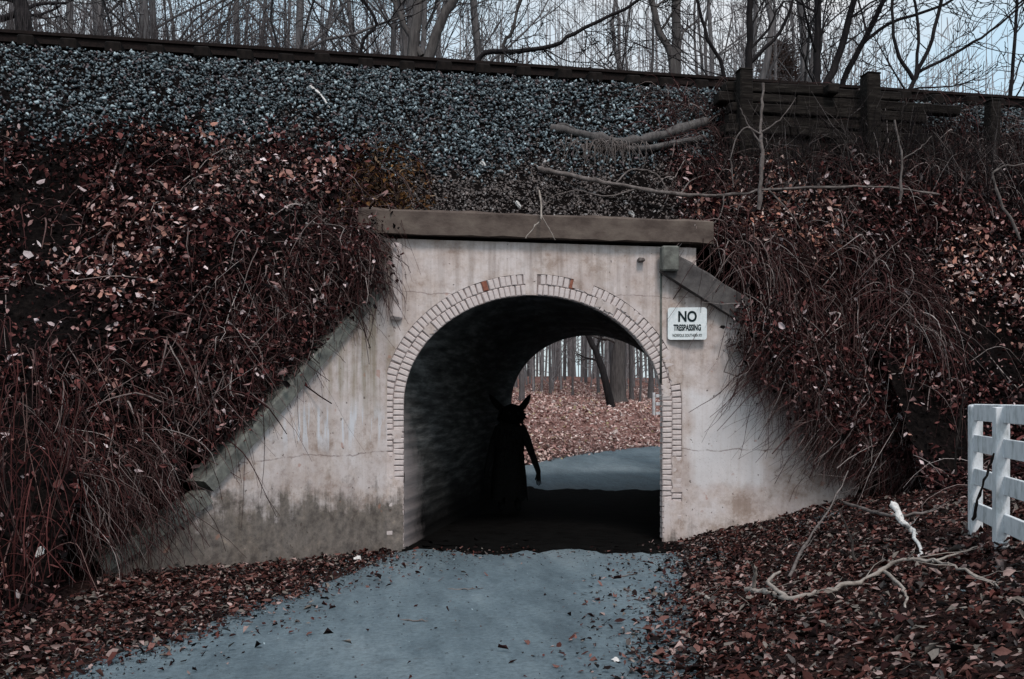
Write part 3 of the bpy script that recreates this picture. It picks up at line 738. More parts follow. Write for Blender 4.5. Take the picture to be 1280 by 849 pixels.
# ============ ballast ============
def zb_line(x):   # lower limit of gravel on the front slope
    return ZP+.75+.35*fbm(x, x*0, .8, 31)+.25*sstep(-2.4, -3.6, x)+.15*sstep(-4, -7, x)+.55*sstep(1.2, 2.4, x)
xcr0 = P_(893, 150, 1.8)[0]; xcr1 = P_(1085, 150, 1.8)[0]
def pb(x, y, z):
    p = sstep(-.25, .3, z-zb_line(x)+.3*fbm(x, y, 2.5, 33))
    p = p*(.55+.45*sstep(-.35, .0, fbm(x, y, 1.1, 35)))*(.6+.4*sstep(-7, -3, x))
    p = np.where((x > xcr0-.1) & (y < 1.95), 0, p)
    p = p*np.where(y > 5.1, 0, 1)*np.where(y > 3.0, .25, 1)
    return p
PAL_ST = [(.055, .08, .095), (.13, .18, .205), (.009, .013, .017), (.32, .41, .45), (.08, .06, .066)]
P, N = scatter(135000, -10, 11, .1, 5.6, E, pb)
stones('ballast_gravel', P+N*rng.uniform(-.02, .06, (len(P), 1)), .06, PAL_ST, [3.6, 2.8, 4.4, 1.5, 1.3])
tag(bpy.data.objects['ballast_gravel'], 'blue grey crushed stone ballast covering the slope under the rail', 'gravel', kind='stuff')
# soil band above the parapet: small dark stones + crumbs
P, N = scatter(20000, -4.5, 5, .0, 1.9, E, lambda x, y, z: np.where(in_cut(x, y), 0, (1-pb(x, y, z))*sstep(6.6, 5.6, z)*(.55+.45*(x < 1.2))))
o = stones('loose_soil', P+N*.008, .05, [(.035, .027, .026), (.07, .055, .05), (.13, .11, .105), (.24, .23, .23)], [5, 4, 2, .6])
tag(o, 'dark crumbly soil with pebbles just above the concrete parapet', 'soil', kind='stuff')
P, N = scatter(2600, -2.6, -1.0, .15, 1.1, E, lambda x, y, z: sstep(1.0, .1, np.hypot((x+2.05)*1.1, (y-.45)*1.3)))
o = leaves('orange_moss', P, N, .05, [(.13, .065, .022), (.08, .038, .016), (.04, .025, .015), (.2, .14, .09)], [2, 3, 3, 1], .9, 1.5)
tag(o, 'orange brown dead moss and leaves at the left end of the parapet', 'moss', kind='stuff')

# ============ leaf cover ============
PAL_L = [(.012, .0045, .005), (.003, .002, .0025), (.045, .013, .013), (.13, .048, .045), (.28, .17, .165), (.52, .43, .44)]
def blob(x, y, z, cs):
    r = np.ones_like(x)
    for (px, py, rad) in cs:
        c = gpt0(px, py); r = r*(1-.86*np.exp(-(((x-c[0])**2+(y-c[1])**2+(z-c[2])**2)/rad**2)**2))
    return r
_gp = {}
def gpt0(px, py):
    if (px, py) not in _gp:
        r = ray(px, py); ts = np.linspace(3, 40, 1500); P = CAM+r[None]*ts[:, None]; h = np.where(in_cut(P[:, 0], P[:, 1]), G(P[:, 0], P[:, 1]), Hs(P[:, 0], P[:, 1])); _gp[(px, py)] = P[np.argmax(P[:, 2] < h)]
    return _gp[(px, py)]
HOL_L = [(165, 640, .75), (215, 600, .5), (40, 400, .8), (20, 560, .7), (350, 480, .3), (60, 300, .6)]
HOL_R = [(1120, 500, .6), (1180, 560, .55), (1010, 330, .28), (1230, 420, .7), (1200, 200, .8), (1110, 200, .7), (1260, 250, .7), (1000, 200, .5)]
def pl_left(x, y, z):
    return blob(x, y, z, HOL_L)*np.where(in_cut(x, y), 0, sstep(.35, -.25, z-zb_line(x)-.1+.5*fbm(x, y, 1.2, 41)))*sstep(-1.75, -2.6, x)*(.25+.75*sstep(-.25, .2, fbm(x, y, .9, 42)+.05))
P, N = scatter(110000, -9.5, -1.8, -6.5, 2.6, Hs, pl_left)
o = leaves('fallen_leaves', P, N, .052, PAL_L, [6, 6, 5, 3, 1.6, .55], .75, 1.6)
tag(o, 'dark red brown dead leaves covering the left bank', 'leaves', kind='stuff')
zr = lambda x: 5.7+.3*fbm(x, x*0, .9, 51)
P, N = scatter(9500, -7.5, -1.8, -4.5, 1.6, Hs, lambda x, y, z: pl_left(x, y, z)*sstep(.0, .35, fbm(x, y, 1.1, 45)+.25*sstep(2.6, .6, np.hypot(x+3.9, (z-3.9)*.8))))
o = leaves('curled_leaves', P+N*.05, N, .055, [(.30, .17, .15), (.50, .38, .37), (.38, .20, .16), (.62, .55, .56)], [4, 2, 2, 1], .9, 1.6)
tag(o, 'patches of paler curled leaves on the left bank', 'leaves', kind='stuff')
def pl_right(x, y, z):
    return blob(x, y, z, HOL_R)*np.where(in_cut(x, y), 0, sstep(.3, -.3, z-zr(x)+.5*fbm(x, y, 1.5, 52)))*sstep(1.95, 2.7, x)*(.3+.7*sstep(-.35, .25, fbm(x, y, 1.1, 53)+.1))
P, N = scatter(90000, 1.9, 10, -3.6, 2.4, Hs, pl_right)
o = leaves('fallen_leaves', P, N, .054, PAL_L, [5.5, 6, 5, 3, 1.9, .8], .8, 1.8)
tag(o, 'red brown dead leaves heaped over the right bank', 'leaves', kind='stuff')
def pg(x, y, z):
    dd_ = np.abs(road_dist(x, y)); r = sstep(1.5, 2.15, dd_+.35*fbm(x, y, 1.1, 61))+.10*sstep(.7, 1.7, dd_+.5*fbm(x, y, 1.4, 68))
    r = r*(.45+.55*sstep(-.3, .2, fbm(x, y, 1.6, 62)))
    r = np.maximum(r, .004)
    ins = (np.abs(x-XC-SK*y) < A_-.1)
    edge_ = .10*sstep(-.3, .3, fbm(x, y, 1.7, 67)+.1)*np.exp(-((y+.5+.5*fbm(x, y, 1.3, 66))/.5)**2); r = np.maximum(r, edge_)
    return np.where((y > -.05) & ~ins, 0, np.where((E(x, y) > z+.1) & ~in_cut(x, y), 0, r*np.where(y > 0, .15, 1)))
P, N = scatter(210000, -8, 7.5, -10.5, 1.5, G, pg)
k = (P[:, 1] > 0) & (np.abs(P[:, 0]-XC-SK*P[:, 1]) > A_-.06); P, N = P[~k], N[~k]
P[:, 2] += .025
o = leaves('fallen_leaves', P, N, .042, [(.03, .012, .012), (.010, .006, .006), (.07, .025, .021), (.15, .075, .065), (.30, .22, .205), (.16, .14, .125), (.07, .062, .06)], [4, 6, 5, 4, 2.4, 2, 2], .35, .5)
tag(o, 'brown leaf litter on the ground along both edges of the road', 'leaves', kind='stuff')
P, N = scatter(10500, 2.2, 7.5, -2.4, 1.8, Hs, lambda x, y, z: pl_right(x, y, z)*sstep(.0, .35, fbm(x, y, 1.2, 46)+.3*sstep(2.0, .4, np.hypot(x-3.6, (z-4.6)*.8))))
o = leaves('curled_leaves', P+N*.05, N, .055, [(.32, .18, .15), (.52, .40, .37), (.42, .20, .15), (.62, .56, .55)], [4, 2, 2.4, 1], .9, 1.6)
tag(o, 'patches of paler curled leaves on the right bank', 'leaves', kind='stuff')
# far side of the tunnel
def pf(x, y, z):
    dd_ = np.abs(road_dist(x, y)); return sstep(2.1, 2.7, dd_+.3*fbm(x, y, .8, 63))*np.where(y > 11, 1, .5)
P, N = scatter(95000, 0, 30, 8, 44, G, pf)
dcam = P[:, 1]-CAM[1]
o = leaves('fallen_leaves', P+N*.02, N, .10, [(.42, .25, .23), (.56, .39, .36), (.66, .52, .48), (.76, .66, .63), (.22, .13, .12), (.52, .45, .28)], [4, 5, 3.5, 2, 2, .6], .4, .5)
tag(o, 'pale pinkish brown leaves carpeting the woodland beyond the tunnel', 'leaves', kind='stuff')
# grit and stones along road edges
P, N = scatter(46000, -7, 5, -9.5, -.2, G, lambda x, y, z: np.where((x > XE0) | (y < -4), sstep(1.45, 1.8, np.abs(road_dist(x, y)))*sstep(2.6, 2.0, np.abs(road_dist(x, y)))*.7+.05+.2*sstep(.15, .4, fbm(x, y, 1.3, 69)), 0))
o = stones('road_grit', P+np.array([0, 0, .022]), .022, PAL_ST, [4, 2, 5, .4, 2]); tag(o, 'fine grey grit washed along the road edges', 'grit', kind='stuff')
def gs(x, y, z):
    c = np.array(P_(1000, 700, 0)); return sstep(.38, .0, np.abs((x-1.4)*.30-(y+2.35)*1+.5*fbm(x, y, 1.2, 91)))*.35*sstep(-.1, .25, fbm(x, y, 2.2, 92)+.15)*sstep(1.0, 1.6, x)*sstep(3.9, 3.0, x)
P, N = scatter(30000, .8, 4.2, -3.6, -1.0, G, gs)
o = stones('gravel_strip', P+np.array([0, 0, .02]), .045, PAL_ST, [5, 3, 5, .5, 1]); tag(o, 'blue grey gravel strip washed across the leaves right of the arch', 'gravel', kind='stuff')

# ============ vines ============
PAL_V = [(.06, .026, .026), (.09, .055, .052), (.17, .135, .13), (.03, .016, .016), (.33, .29, .28)]
def strands(n, x0, x1, y0, y1, fn, prob, length, seg=8, rad=.006, down=1.0, lift=.18, curl=.5, hang=False):
    P, N = scatter(n, x0, x1, y0, y1, fn, prob); n = len(P)
    g = np.array([0, 0, -1.0]); T = g-N*(N*g).sum(1, keepdims=True); T /= np.linalg.norm(T, axis=1, keepdims=True)+1e-6
    Sd = np.cross(N, T); L = length*rng.uniform(.35, 1.5, n); ang = rng.normal(size=n)*curl*1.6
    D = T*np.cos(ang)[:, None]+Sd*np.sin(ang)[:, None]; arch = rng.uniform(.2, 1, n)*lift
    tt = np.linspace(0, 1, seg)
    kick = rng.normal(size=(n, seg, 3)); kick = np.cumsum(kick, 1); kick -= kick[:, :1]; walk = np.cumsum(kick, 1)*(L/seg**1.5*.42)[:, None, None]
    Pp = P[:, None]+D[:, None]*(tt[None, :, None]*L[:, None, None])+N[:, None]*(arch[:, None, None]*np.sin(tt*math.pi)[None, :, None])+walk
    Pp[:, :, 2] -= (tt**2)[None]*L[:, None]*(.35 if not hang else .1)
    if not hang:
        hz = Hs(Pp[:, :, 0], Pp[:, :, 1]); inc = in_cut(Pp[:, :, 0], Pp[:, :, 1])
        Pp[:, :, 2] = np.where(inc, Pp[:, :, 2], np.maximum(Pp[:, :, 2], hz+.01))
    rr = rad*np.exp(rng.normal(size=n)*.45)[:, None]*(1-.65*tt)[None]
    # side shoots
    k = np.where(rng.uniform(0, 1, n) < .55)[0]; j = rng.integers(2, seg-2, len(k)); St = Pp[k, j]; T2 = Pp[k, j+1]-Pp[k, j]; T2 /= np.linalg.norm(T2, axis=1, keepdims=True)+1e-6
    D2 = T2+rng.normal(size=(len(k), 3))*.6; t5 = np.linspace(0, 1, 5); Q = St[:, None]+D2[:, None]*(t5[None, :, None]*(L[k]*rng.uniform(.12, .35, len(k)))[:, None, None])+rng.normal(size=(len(k), 5, 3))*(.012*t5)[None, :, None]
    return list(Pp)+list(Q), list(rr)+list(rr[k, j][:, None]*.6*(1-.6*t5)[None])
def vine_obj(name, sets, label, pal=PAL_V, w_=(3, 3, 2, 3, .7), sides=3):
    paths = []; radii = []
    for p, r in sets: paths += p; radii += r
    V, F, I = tubes(paths, radii, sides)
    pal = np.array(pal); c = pal[rng.choice(len(pal), len(paths), p=np.array(w_)/sum(w_))]*rng.uniform(.6, 1.3, (len(paths), 1))
    o = mk(name, V, F, M_vine, cols=c[I]); return tag(o, label, 'vines', kind='stuff')
A = strands(2400, -9, -1.7, -6, 2, Hs, lambda x, y, z: pl_left(x, y, z)*(.3+.7*sstep(0, .4, fbm(x, y, .7, 71))), .75, lift=.22)
# denser tangle along the left coping, hanging over it
def near_wing_l(x, y, z):
    d_ = y-wing_front(x); return np.where((x > XE0-1.0) & (x < LW[0]+.25), sstep(1.5, .5, d_)*sstep(.3, .5, d_), 0)
B = strands(2600, XE0-1.0, LW[0]+.3, -3, 1.4, Hs, near_wing_l, .75, lift=.3, curl=.5, rad=.0055)
n = 1500; tt = np.linspace(0, 1, 9); paths = []; radii = []; clump = []
for i in range(n):
    u = random.random(); s_ = .05+u*.9; wx = LW[0]+(LW[2]-LW[0])*s_; wy = LW[1]+(LW[3]-LW[1])*s_; cz = (LZ0-.28)+(LZ1-LZ0+.28)*s_
    nxo, nyo = .64, -.77      # outwards from the wing face
    ov = 1.0 if s_ < .2 else max(0, 1-(s_-.2)/.15)        # overhang only near the top, coping free further down
    back = random.uniform(.0, .75)*(1 if ov < .5 else .7); z0_ = cz+.25+back*1.3+random.uniform(0, .35)+.1*ov
    L = random.uniform(.25, .85)*(.5+.5*ov); ph = random.uniform(0, 6); o_ = (random.uniform(.02, .26)*ov if ov > .1 else -.12)
    x0_, y0_ = wx-nxo*back, wy-nyo*back; reach = back+o_ if ov > .1 else max(back-.3, 0)
    zl = z0_-L if ov > .1 else max(z0_-L, cz+.22)
    p = np.stack([x0_+nxo*reach*np.sin(tt*1.57)+random.gauss(-.06, .2)*tt+random.uniform(.02, .09)*np.sin(tt*random.uniform(4, 11)+ph), y0_+nyo*reach*np.sin(tt*1.57)+.03*np.sin(tt*8+ph), z0_+(zl-z0_)*tt**1.5+.08*np.sin(tt*3.14)], -1)
    _w = np.cumsum(np.cumsum(rng.normal(size=(9, 3)), 0)*.5, 0)*.012*random.uniform(.2, 1.6); p = p+_w-_w[0]
    paths.append(p); radii.append(.0045*math.exp(random.gauss(0, .45))*(1-.5*tt))
    for _k in range(4):
        q_ = p[random.randrange(0, 6)]
        if q_[2] > cz+.2: clump.append(q_+rng.normal(size=3)*.06)
for i in range(420):
    u = .25+.75*random.random(); wx = LW2[0]+(LW2[2]-.5-LW2[0])*u; wy = LW2[1]+(LW2[3]-.25-LW2[1])*u; cz = LZ1+(LZ2-LZ1)*min(u*.8, 1)
    L = random.uniform(.3, .95); ph = random.uniform(0, 6); z0_ = cz+random.uniform(.15, .9); back = random.uniform(0, .4); zl = max(z0_-L, .18); o_ = random.uniform(.05, .4)
    p = np.stack([wx-.64*back+.64*(back+o_)*np.sin(tt*1.57)+random.gauss(0, .25)*tt+random.uniform(.02, .09)*np.sin(tt*random.uniform(4, 11)+ph), wy+.77*back-.77*(back+o_)*np.sin(tt*1.57), z0_+(zl-z0_)*tt**1.4+.1*np.sin(tt*3.14)], -1)
    paths.append(p); radii.append(random.uniform(.003, .007)*(1-.5*tt))
    if random.random() < .8: clump.append(p[random.randrange(0, 6)]+rng.normal(size=3)*.05)
A2 = (paths, radii)
CL = np.array(clump); NL = np.tile(np.array([[.3, -.7, .65]]), (len(CL), 1))
o = leaves('caught_leaves', CL, NL, .05, PAL_L, [5, 6, 4, 3, 2, .8], .9, .8); tag(o, 'dead leaves caught in the vines above the left wing wall', 'leaves', kind='stuff')
vine_obj('dead_vines', [A, B, A2], 'tangled dry vines and brambles over the left bank and coping')
A = strands(2600, 2.1, 9.5, -3.5, 2.3, Hs, lambda x, y, z: pl_right(x, y, z)*(.4+.6*sstep(-.2, .4, fbm(x, y, .8, 72))), .7, lift=.25)
def near_wing_r(x, y, z):
    d_ = y-wing_front(x); return np.where((x > xR+.15) & (x < XE1+1.2), sstep(1.2, .1, d_)*sstep(-.1, .05, d_), 0)*sstep(xR+.1, xR+.9, x)
B = strands(3000, xR, XE1+1.2, -1.6, 1.2, Hs, near_wing_r, .8, lift=.33, curl=.45)
# curtain of stems falling in front of the right wing down to the ground
xs_k = [xR+.45, xR+.75, xR+1.15, xR+1.65, xR+2.1, xR+2.6, xR+3.4]; zt_k = [3.15, 3.2, 3.2, 3.1, 3.0, 2.9, 2.8]; zb_k = [2.75, 2.3, 1.75, 1.05, .75, .65, .6]
RWL = [(xR, 0), (RWe[0], RWe[1]), (RWe[0]+1.5, RWe[1]-.4)]
def wyr(x): return np.interp(x, [p[0] for p in RWL], [p[1] for p in RWL])
n = 1900; tt = np.linspace(0, 1, 10); paths = []; radii = []; clump = []
for i in range(n):
    u = random.random()**.8; x = xR+.5+u*3.05; zt = np.interp(x, xs_k, zt_k)+random.uniform(-.9, .35); zb0 = np.interp(x, xs_k, zb_k)
    zb_ = zb0+abs(random.gauss(0, .45)); L = random.uniform(.35, 1.3); zt = min(zt, zb_+L); zt = max(zt, zb0+.25); zb_ = max(zt-L, zb0-(random.random() < .12)*random.uniform(0, .5)); ph = random.uniform(0, 6)
    zb_ = max(zb_, float(wyr(x))*0+.35)
    y0 = float(wyr(x)); out = .12+.5*sstep(.0, 1.2, zt-zb0)*random.uniform(.4, 1.2)*min(1, (x-xR)/1.0)
    dx = random.gauss(-.08, .4); k = random.uniform(.4, 1)
    p = np.stack([x+dx*tt+random.uniform(.02, .10)*np.sin(tt*random.uniform(4, 11)+ph), y0+.05-out*np.sin(.5+tt*1.7)*k-.06-.03*np.sin(tt*9+ph), zt+(zb_-zt)*tt+.05*np.sin(tt*5+ph)+.10*np.sin(tt*3.14)], -1)
    _w = np.cumsum(np.cumsum(rng.normal(size=(10, 3)), 0)*.5, 0)*.012*random.uniform(.2, 1.8); p = p+_w-_w[0]
    p[:, 1] = np.minimum(p[:, 1], np.interp(p[:, 0], [q_[0] for q_ in RWL], [q_[1] for q_ in RWL])-.03)
    if (p[(p[:, 2] > 2.25)][:, 0] < xR+.50).any(): continue
    paths.append(p); radii.append(.0045*math.exp(random.gauss(0, .5))*(1-.55*tt))
    if random.random() < .5:
        j = random.randrange(2, 8); q0 = p[j]; dv = (p[j+1]-p[j])*2.5+rng.normal(size=3)*.16; paths.append(q0+np.outer(np.linspace(0, 1, 5), dv)+rng.normal(size=(5, 3))*.008); radii.append(np.linspace(.003, .0012, 5))
    if random.random() < .95:
        for _k in range(9):
            j = random.randrange(0, 7); q_ = p[j]
            if q_[2] > zb0+.35+.6*random.random(): clump.append(q_+rng.normal(size=3)*.07)
CL = np.array(clump); NL = np.tile(np.array([[-.1, -.75, .65]]), (len(CL), 1)); CL[:, 1] = np.minimum(CL[:, 1], wyr(CL[:, 0])-.05)
o = leaves('caught_leaves', CL, NL, .052, PAL_L, [5, 5, 5, 3, 2.2, 1.0], .9, 1.0); tag(o, 'dead leaves caught in the vines hanging over the right wing wall', 'leaves', kind='stuff')
vine_obj('dead_vines', [A, B, (paths, radii)], 'curtain of dry vines hanging over the right wing wall')
# reddish bramble arches low on the left, in front of the bank
paths = []; radii = []
for i in range(170):
    x = random.uniform(-6.6, -4.9); y = random.uniform(-3.9, -2.3)
    z = float(Hs(x, y)); h = random.uniform(.2, 1.5); tt = np.linspace(0, 1, 12); ph = random.uniform(0, 6)
    dx, dy = random.gauss(.25, .35), random.gauss(-.45, .3)
    p = np.stack([x+dx*tt+.04*np.sin(tt*8+ph), y+dy*tt+.04*np.sin(tt*6+ph), z+h*np.sin(tt*2.6)*(1-.25*tt)+.02], -1)
    paths.append(p); radii.append(random.uniform(.003, .008)*(1-.5*tt))
vine_obj('brambles', [(paths, radii)], 'reddish bramble canes arching at the foot of the left bank', pal=[(.085, .030, .028), (.05, .02, .02), (.16, .10, .09), (.03, .02, .02)], w_=(3, 3, 1.5, 2))
# grass-like dry stalks over right corner / dark area under crib
A = strands(2000, 2.2, 9.5, .3, 2.3, Hs, lambda x, y, z: np.where(z > 5.2, .8, .1), .6, lift=.3, curl=1.0, rad=.006)
vine_obj('dry_stalks', [A], 'thin dry stalks on the dark slope under the timber wall', w_=(2, 3, 2, 4, .6))

paths = []; radii = []
for i in range(620):
    x = random.uniform(xR+.8, 9.5); y = random.uniform(.4, 1.5); z = float(E(x, y)); h = random.uniform(.4, 1.5)*(1 if x > 3 else .7); lean = rng.normal(size=2)*.35; t10 = np.linspace(0, 1, 9)
    w3 = np.cumsum(np.cumsum(rng.normal(size=(9, 3)), 0)*.5, 0)*.011
    p = np.stack([x+lean[0]*t10, y+lean[1]*t10*.5, z+h*t10], -1)+w3-w3[0]; p[:, 2] -= .25*h*t10**3; r0 = .0048*math.exp(random.gauss(0, .45)); paths.append(p); radii.append(r0*(1-.6*t10))
    for _ in range(3):
        j = random.randrange(2, 8); dv = (p[j+1 if j < 8 else j]-p[j-1])*1.5+rng.normal(size=3)*.15; paths.append(p[j]+np.outer(np.linspace(0, 1, 5), dv)+rng.normal(size=(5, 3))*.008); radii.append(np.linspace(r0*.5, .001, 5))
vine_obj('brush', [(paths, radii)], 'dark tangle of thin brush growing in front of the timber wall', pal=[(.03, .024, .024), (.012, .01, .011), (.09, .08, .078), (.22, .20, .20)], w_=(3, 5, 1.6, .35))
# ============ timber crib wall ============
cw = empty('timber_retaining_wall', (xcr0, 1.7, 6.0), 'black stacked timber retaining wall holding the ballast under the track', 'retaining wall')
rows = 8; hrow = .185
zc0 = P_(980, 106, 1.7)[2]
for r_i in range(rows):
    z = zc0-.1-r_i*hrow; x = xcr0+random.uniform(-.12, .12)+r_i*.03; xe = xcr1+random.uniform(-.1, .5)-r_i*.12
    while x < xe:
        L = random.uniform(1.0, 1.9); V, F = bevbox((0, 0, 0), (L-.02, .22, hrow-.02), .015, .014)
        ob = mk('timber', V, F, M_crib, cw); ob.location = (x+L/2-xcr0, random.uniform(-.05, .05)-r_i*.035, z-6.0); ob.rotation_euler = (random.gauss(0, .05), random.gauss(0, .012), random.gauss(0, .012)); x += L
    # cross timbers ends
for i in range(4):
    V, F = bevbox((0, 0, 0), (.2, .9, .16), .02, .012); ob = mk('tie_back', V, F, M_crib, cw)
    ob.location = (random.uniform(.1, xcr1-xcr0), .18-random.uniform(0, .12), zc0-.1-(i % 4)*2*hrow-6.0)
def post(px, py0, py1, y, lab, hw_=.11):
    a = ony(px, py0, y); b = ony(px, py1, y); zb_ = float(Hs(a[0], y))-.2
    e = empty('timber_post', (a[0], y, zb_), lab, 'post', 'posts of the timber wall')
    V, F = bevbox((0, 0, (a[2]-zb_)/2), (hw_*2, hw_*2, a[2]-zb_), .02, .01, roty(random.gauss(0, .02))); mk('shaft', V, F, M_crib, e)
    V, F = bevbox((0, 0, a[2]-zb_+.015), (hw_*2.04, hw_*2.04, .03), .012, .004); mk('cap', V, F, M_crib, e)
post(930, 90, 200, 1.45, 'black square timber post at the left end of the timber wall')
post(1088, 95, 240, 1.4, 'tallest black timber post, standing above the rail right of the timber wall', .12)
post(1240, 128, 200, 1.6, 'black timber post near the right edge below the rail', .1)

# ============ branches, logs ============
def branch(name, pts, r0, r1, mat, label, cat='branch', subs=(), sides=7, jit=.007, sub=5):
    root = empty(name, pts[0], label, cat)
    p = smooth_path(pts, sub, jit); V, F, _ = tubes([p], [np.linspace(r0, r1, len(p))*(1+.16*rng.normal(size=len(p)))], sides); V = V+rng.normal(size=V.shape)*min(r0, .05)*.09
    # cap by shrinking ends
    mk('stem', local(V, root), F, mat, root, smooth=True)
    if cat == 'branch':
        tws = []; twr = []
        for _ in range(int(len(p)*.5)):
            j = random.randrange(1, len(p)-1); dv = (p[j+1]-p[j]); dv = dv/np.linalg.norm(dv)+rng.normal(size=3)*.7; dv[2] = abs(dv[2])*.6; L = random.uniform(.06, .28)
            tws.append(p[j]+np.outer(np.linspace(0, 1, 5), dv*L)+rng.normal(size=(5, 3))*.006); twr.append(np.linspace(.005, .0015, 5))
        V, F, _ = tubes(tws, twr, 4); tag(mk('fine_twigs', local(V, root), F, mat, root), kind='stuff')
    for s_ in subs:
        q = smooth_path(s_[0], sub, jit*.7); V, F, _ = tubes([q], [np.linspace(s_[1], s_[2], len(q))], 5); mk('twig', local(V, root), F, mat, root, smooth=True)
    return root
def gpt(px, py, dz=.04):
    """point on visible surface under a pixel"""
    r = ray(px, py); ts = np.linspace(3, 60, 3000); P = CAM+r[None]*ts[:, None]
    inc = in_cut(P[:, 0], P[:, 1]); h = np.where(inc, G(P[:, 0], P[:, 1]), Hs(P[:, 0], P[:, 1])); h = h+dz; k = np.argmax(P[:, 2] < h)
    if not (P[:, 2] < h).any(): k = len(ts)-1
    return P[k]
def gfar(px, py, dz=0.0):
    r = ray(px, py); ts = np.linspace(20.5, 90, 3000); P = CAM+r[None]*ts[:, None]; h = G(P[:, 0], P[:, 1]); k = np.argmax(P[:, 2] < h)
    if not (P[:, 2] < h).any(): k = 1000
    return P[k]+np.array([0, 0, dz])
G_ = lambda *l: [gpt(x, y, z) for x, y, z in l]
branch('fallen_branch', G_((932, 737, .05), (960, 741, .05), (985, 749, .05), (1020, 741, .07), (1060, 731, .08), (1095, 717, .1), (1128, 700, .16), (1165, 702, .13), (1200, 711, .1), (1235, 726, .06), (1255, 742, .03)), .024, .006, M_pale_wood,
       'long pale crooked branch lying on the leaves at the lower right', subs=[
           (G_((1165, 703, .13), (1190, 694, .12), (1222, 683, .1)), .012, .005),
           (G_((1105, 714, .1), (1122, 728, .12), (1132, 745, .05), (1132, 765, .03)), .016, .007),
           (G_((985, 749, .05), (960, 728, .14), (975, 715, .12)), .02, .012),
           (G_((942, 738, .05), (944, 715, .22), (941, 706, .3)), .018, .014)])
branch('fallen_branch', G_((868, 738, .03), (890, 750, .04), (930, 757, .03), (970, 757, .02)), .02, .008, M_pale_wood, 'short grey stick beside the road edge left of the long branch')
wb = G_((1140, 664, .10), (1130, 652, .2), (1117, 632, .33))
branch('broken_branch', wb, .02, .036, M_white_wood, 'bright white broken branch end sticking up near the white fence', subs=[(G_((1142, 662, .1), (1150, 690, .05), (1152, 705, .03)), .018, .01), (G_((1136, 658, .12), (1147, 668, .1)), .016, .004), (G_((1130, 652, .15), (1139, 666, .1)), .018, .004), (G_((1118, 634, .3), (1114, 627, .32)), .03, .006)], jit=.012)
branch('fallen_branch', G_((1055, 628, .1), (1085, 638, .1), (1115, 645, .1), (1160, 640, .08), (1170, 632, .05)), .022, .01, M_grey_wood, 'grey branch lying behind the white broken branch end')
branch('leaning_stick', [gpt(986, 723), gpt(1010, 690)+np.array([0, 0, .12]), gpt(1035, 660)+np.array([0, 0, .2]), gpt(1060, 640)+np.array([0, 0, .5])], .016, .006, M_grey_wood, 'thin brown stick leaning from the vine curtain to the gravel strip')
branch('leaning_stick', [gpt(1072, 705), gpt(1060, 690)+np.array([0, 0, .2]), gpt(1048, 672)+np.array([0, 0, .3])], .014, .006, M_dark_wood, 'short black stick poking out of the gravel strip')
# foreground extra small sticks
stk = [((30, 790), (52, 762), 'pale stick on the dark leaves at the far left'), ((500, 775), (538, 777), 'small brown stick lying on the middle of the road'), ((560, 737), (612, 735), 'thin straw across the road below the arch'), ((770, 722), (800, 716), 'thin twig on the road below the right jamb')]
for (a, b, lab) in stk: branch('small_stick', [gpt(*a, .02), gpt((a[0]+b[0])/2, (a[1]+b[1])/2, .035), gpt(*b, .02)], .008, .004, M_grey_wood, lab, 'stick', jit=.004, sides=5)
# slope pieces
def slope(*l): return [gpt(x, y, z) for x, y, z in l]
branch('bare_branch', slope((672, 210, .15), (700, 217, .25), (745, 226, .35), (800, 236, .4), (850, 243, .45), (905, 244, .5), (960, 237, .6), (1040, 234, .7), (1110, 234, .65), (1175, 243, .5)), .035, .012, M_grey_wood,
       'long pale branch lying across the slope above the right of the parapet', subs=[
           (slope((800, 235, .4), (760, 245, .3), (720, 238, .2), (690, 246, .15)), .014, .005), (slope((770, 228, .4), (790, 212, .35), (820, 218, .3), (835, 243, .2), (830, 255, .2)), .014, .005),
           (slope((850, 243, .4), (865, 225, .4), (885, 218, .3)), .014, .005), (slope((960, 237, .5), (985, 262, .5), (1000, 285, .5)), .014, .005), (slope((905, 244, .5), (900, 270, .4), (885, 285, .3)), .012, .005)])
branch('fallen_log', slope((688, 160, .1), (730, 168, .12), (780, 178, .15), (830, 168, .15), (882, 152, .2)), .06, .085, M_bark, 'grey weathered log on the gravel left of the timber wall', 'log', subs=[(slope((760, 182, .1), (800, 186, .15), (850, 178, .2), (880, 172, .2)), .045, .05), (slope((690, 160, .1), (705, 155, .1), (725, 165, .1)), .03, .01)])
# root clump
rc = gpt(752, 185, .05); rt_ = empty('root_clump', rc, 'brown root clump hanging under the grey log on the slope', 'roots'); paths = []; radii = []
for i in range(110):
    a = rc+np.array([random.gauss(0, .28), random.gauss(-.05, .08), random.uniform(.0, .12)]); L = random.uniform(.2, .6); tt = np.linspace(0, 1, 8)
    p = np.stack([a[0]+random.gauss(0, .18)*tt, a[1]-.12*np.sin(tt*2), a[2]-L*tt**1.4+.06*np.sin(tt*3)], -1); paths.append(p); radii.append(.009*(1-.6*tt))
V, F, I = tubes(paths, radii, 4); mk('roots', local(V, rt_), F, M_grey_wood, rt_)
V, F = bevbox((0, .1, -.05), (.7, .3, .3), .08, .06); mk('soil_lump', V, F, M_bank, rt_)
# forked twig hanging over the parapet
f0 = ony(674, 238, -.1); f1 = ony(677, 270, -.3); f2a = ony(657, 298, -.3); f2b = ony(694, 300, -.3)
branch('forked_twig', [f0, f1, (f1+f2a)/2+np.array([.02, 0, .02]), f2a], .014, .006, M_pale_wood, 'pale forked twig hanging over the front of the parapet', 'twig', subs=[([f1, (f1+f2b)/2, f2b], .01, .004)], jit=.004)
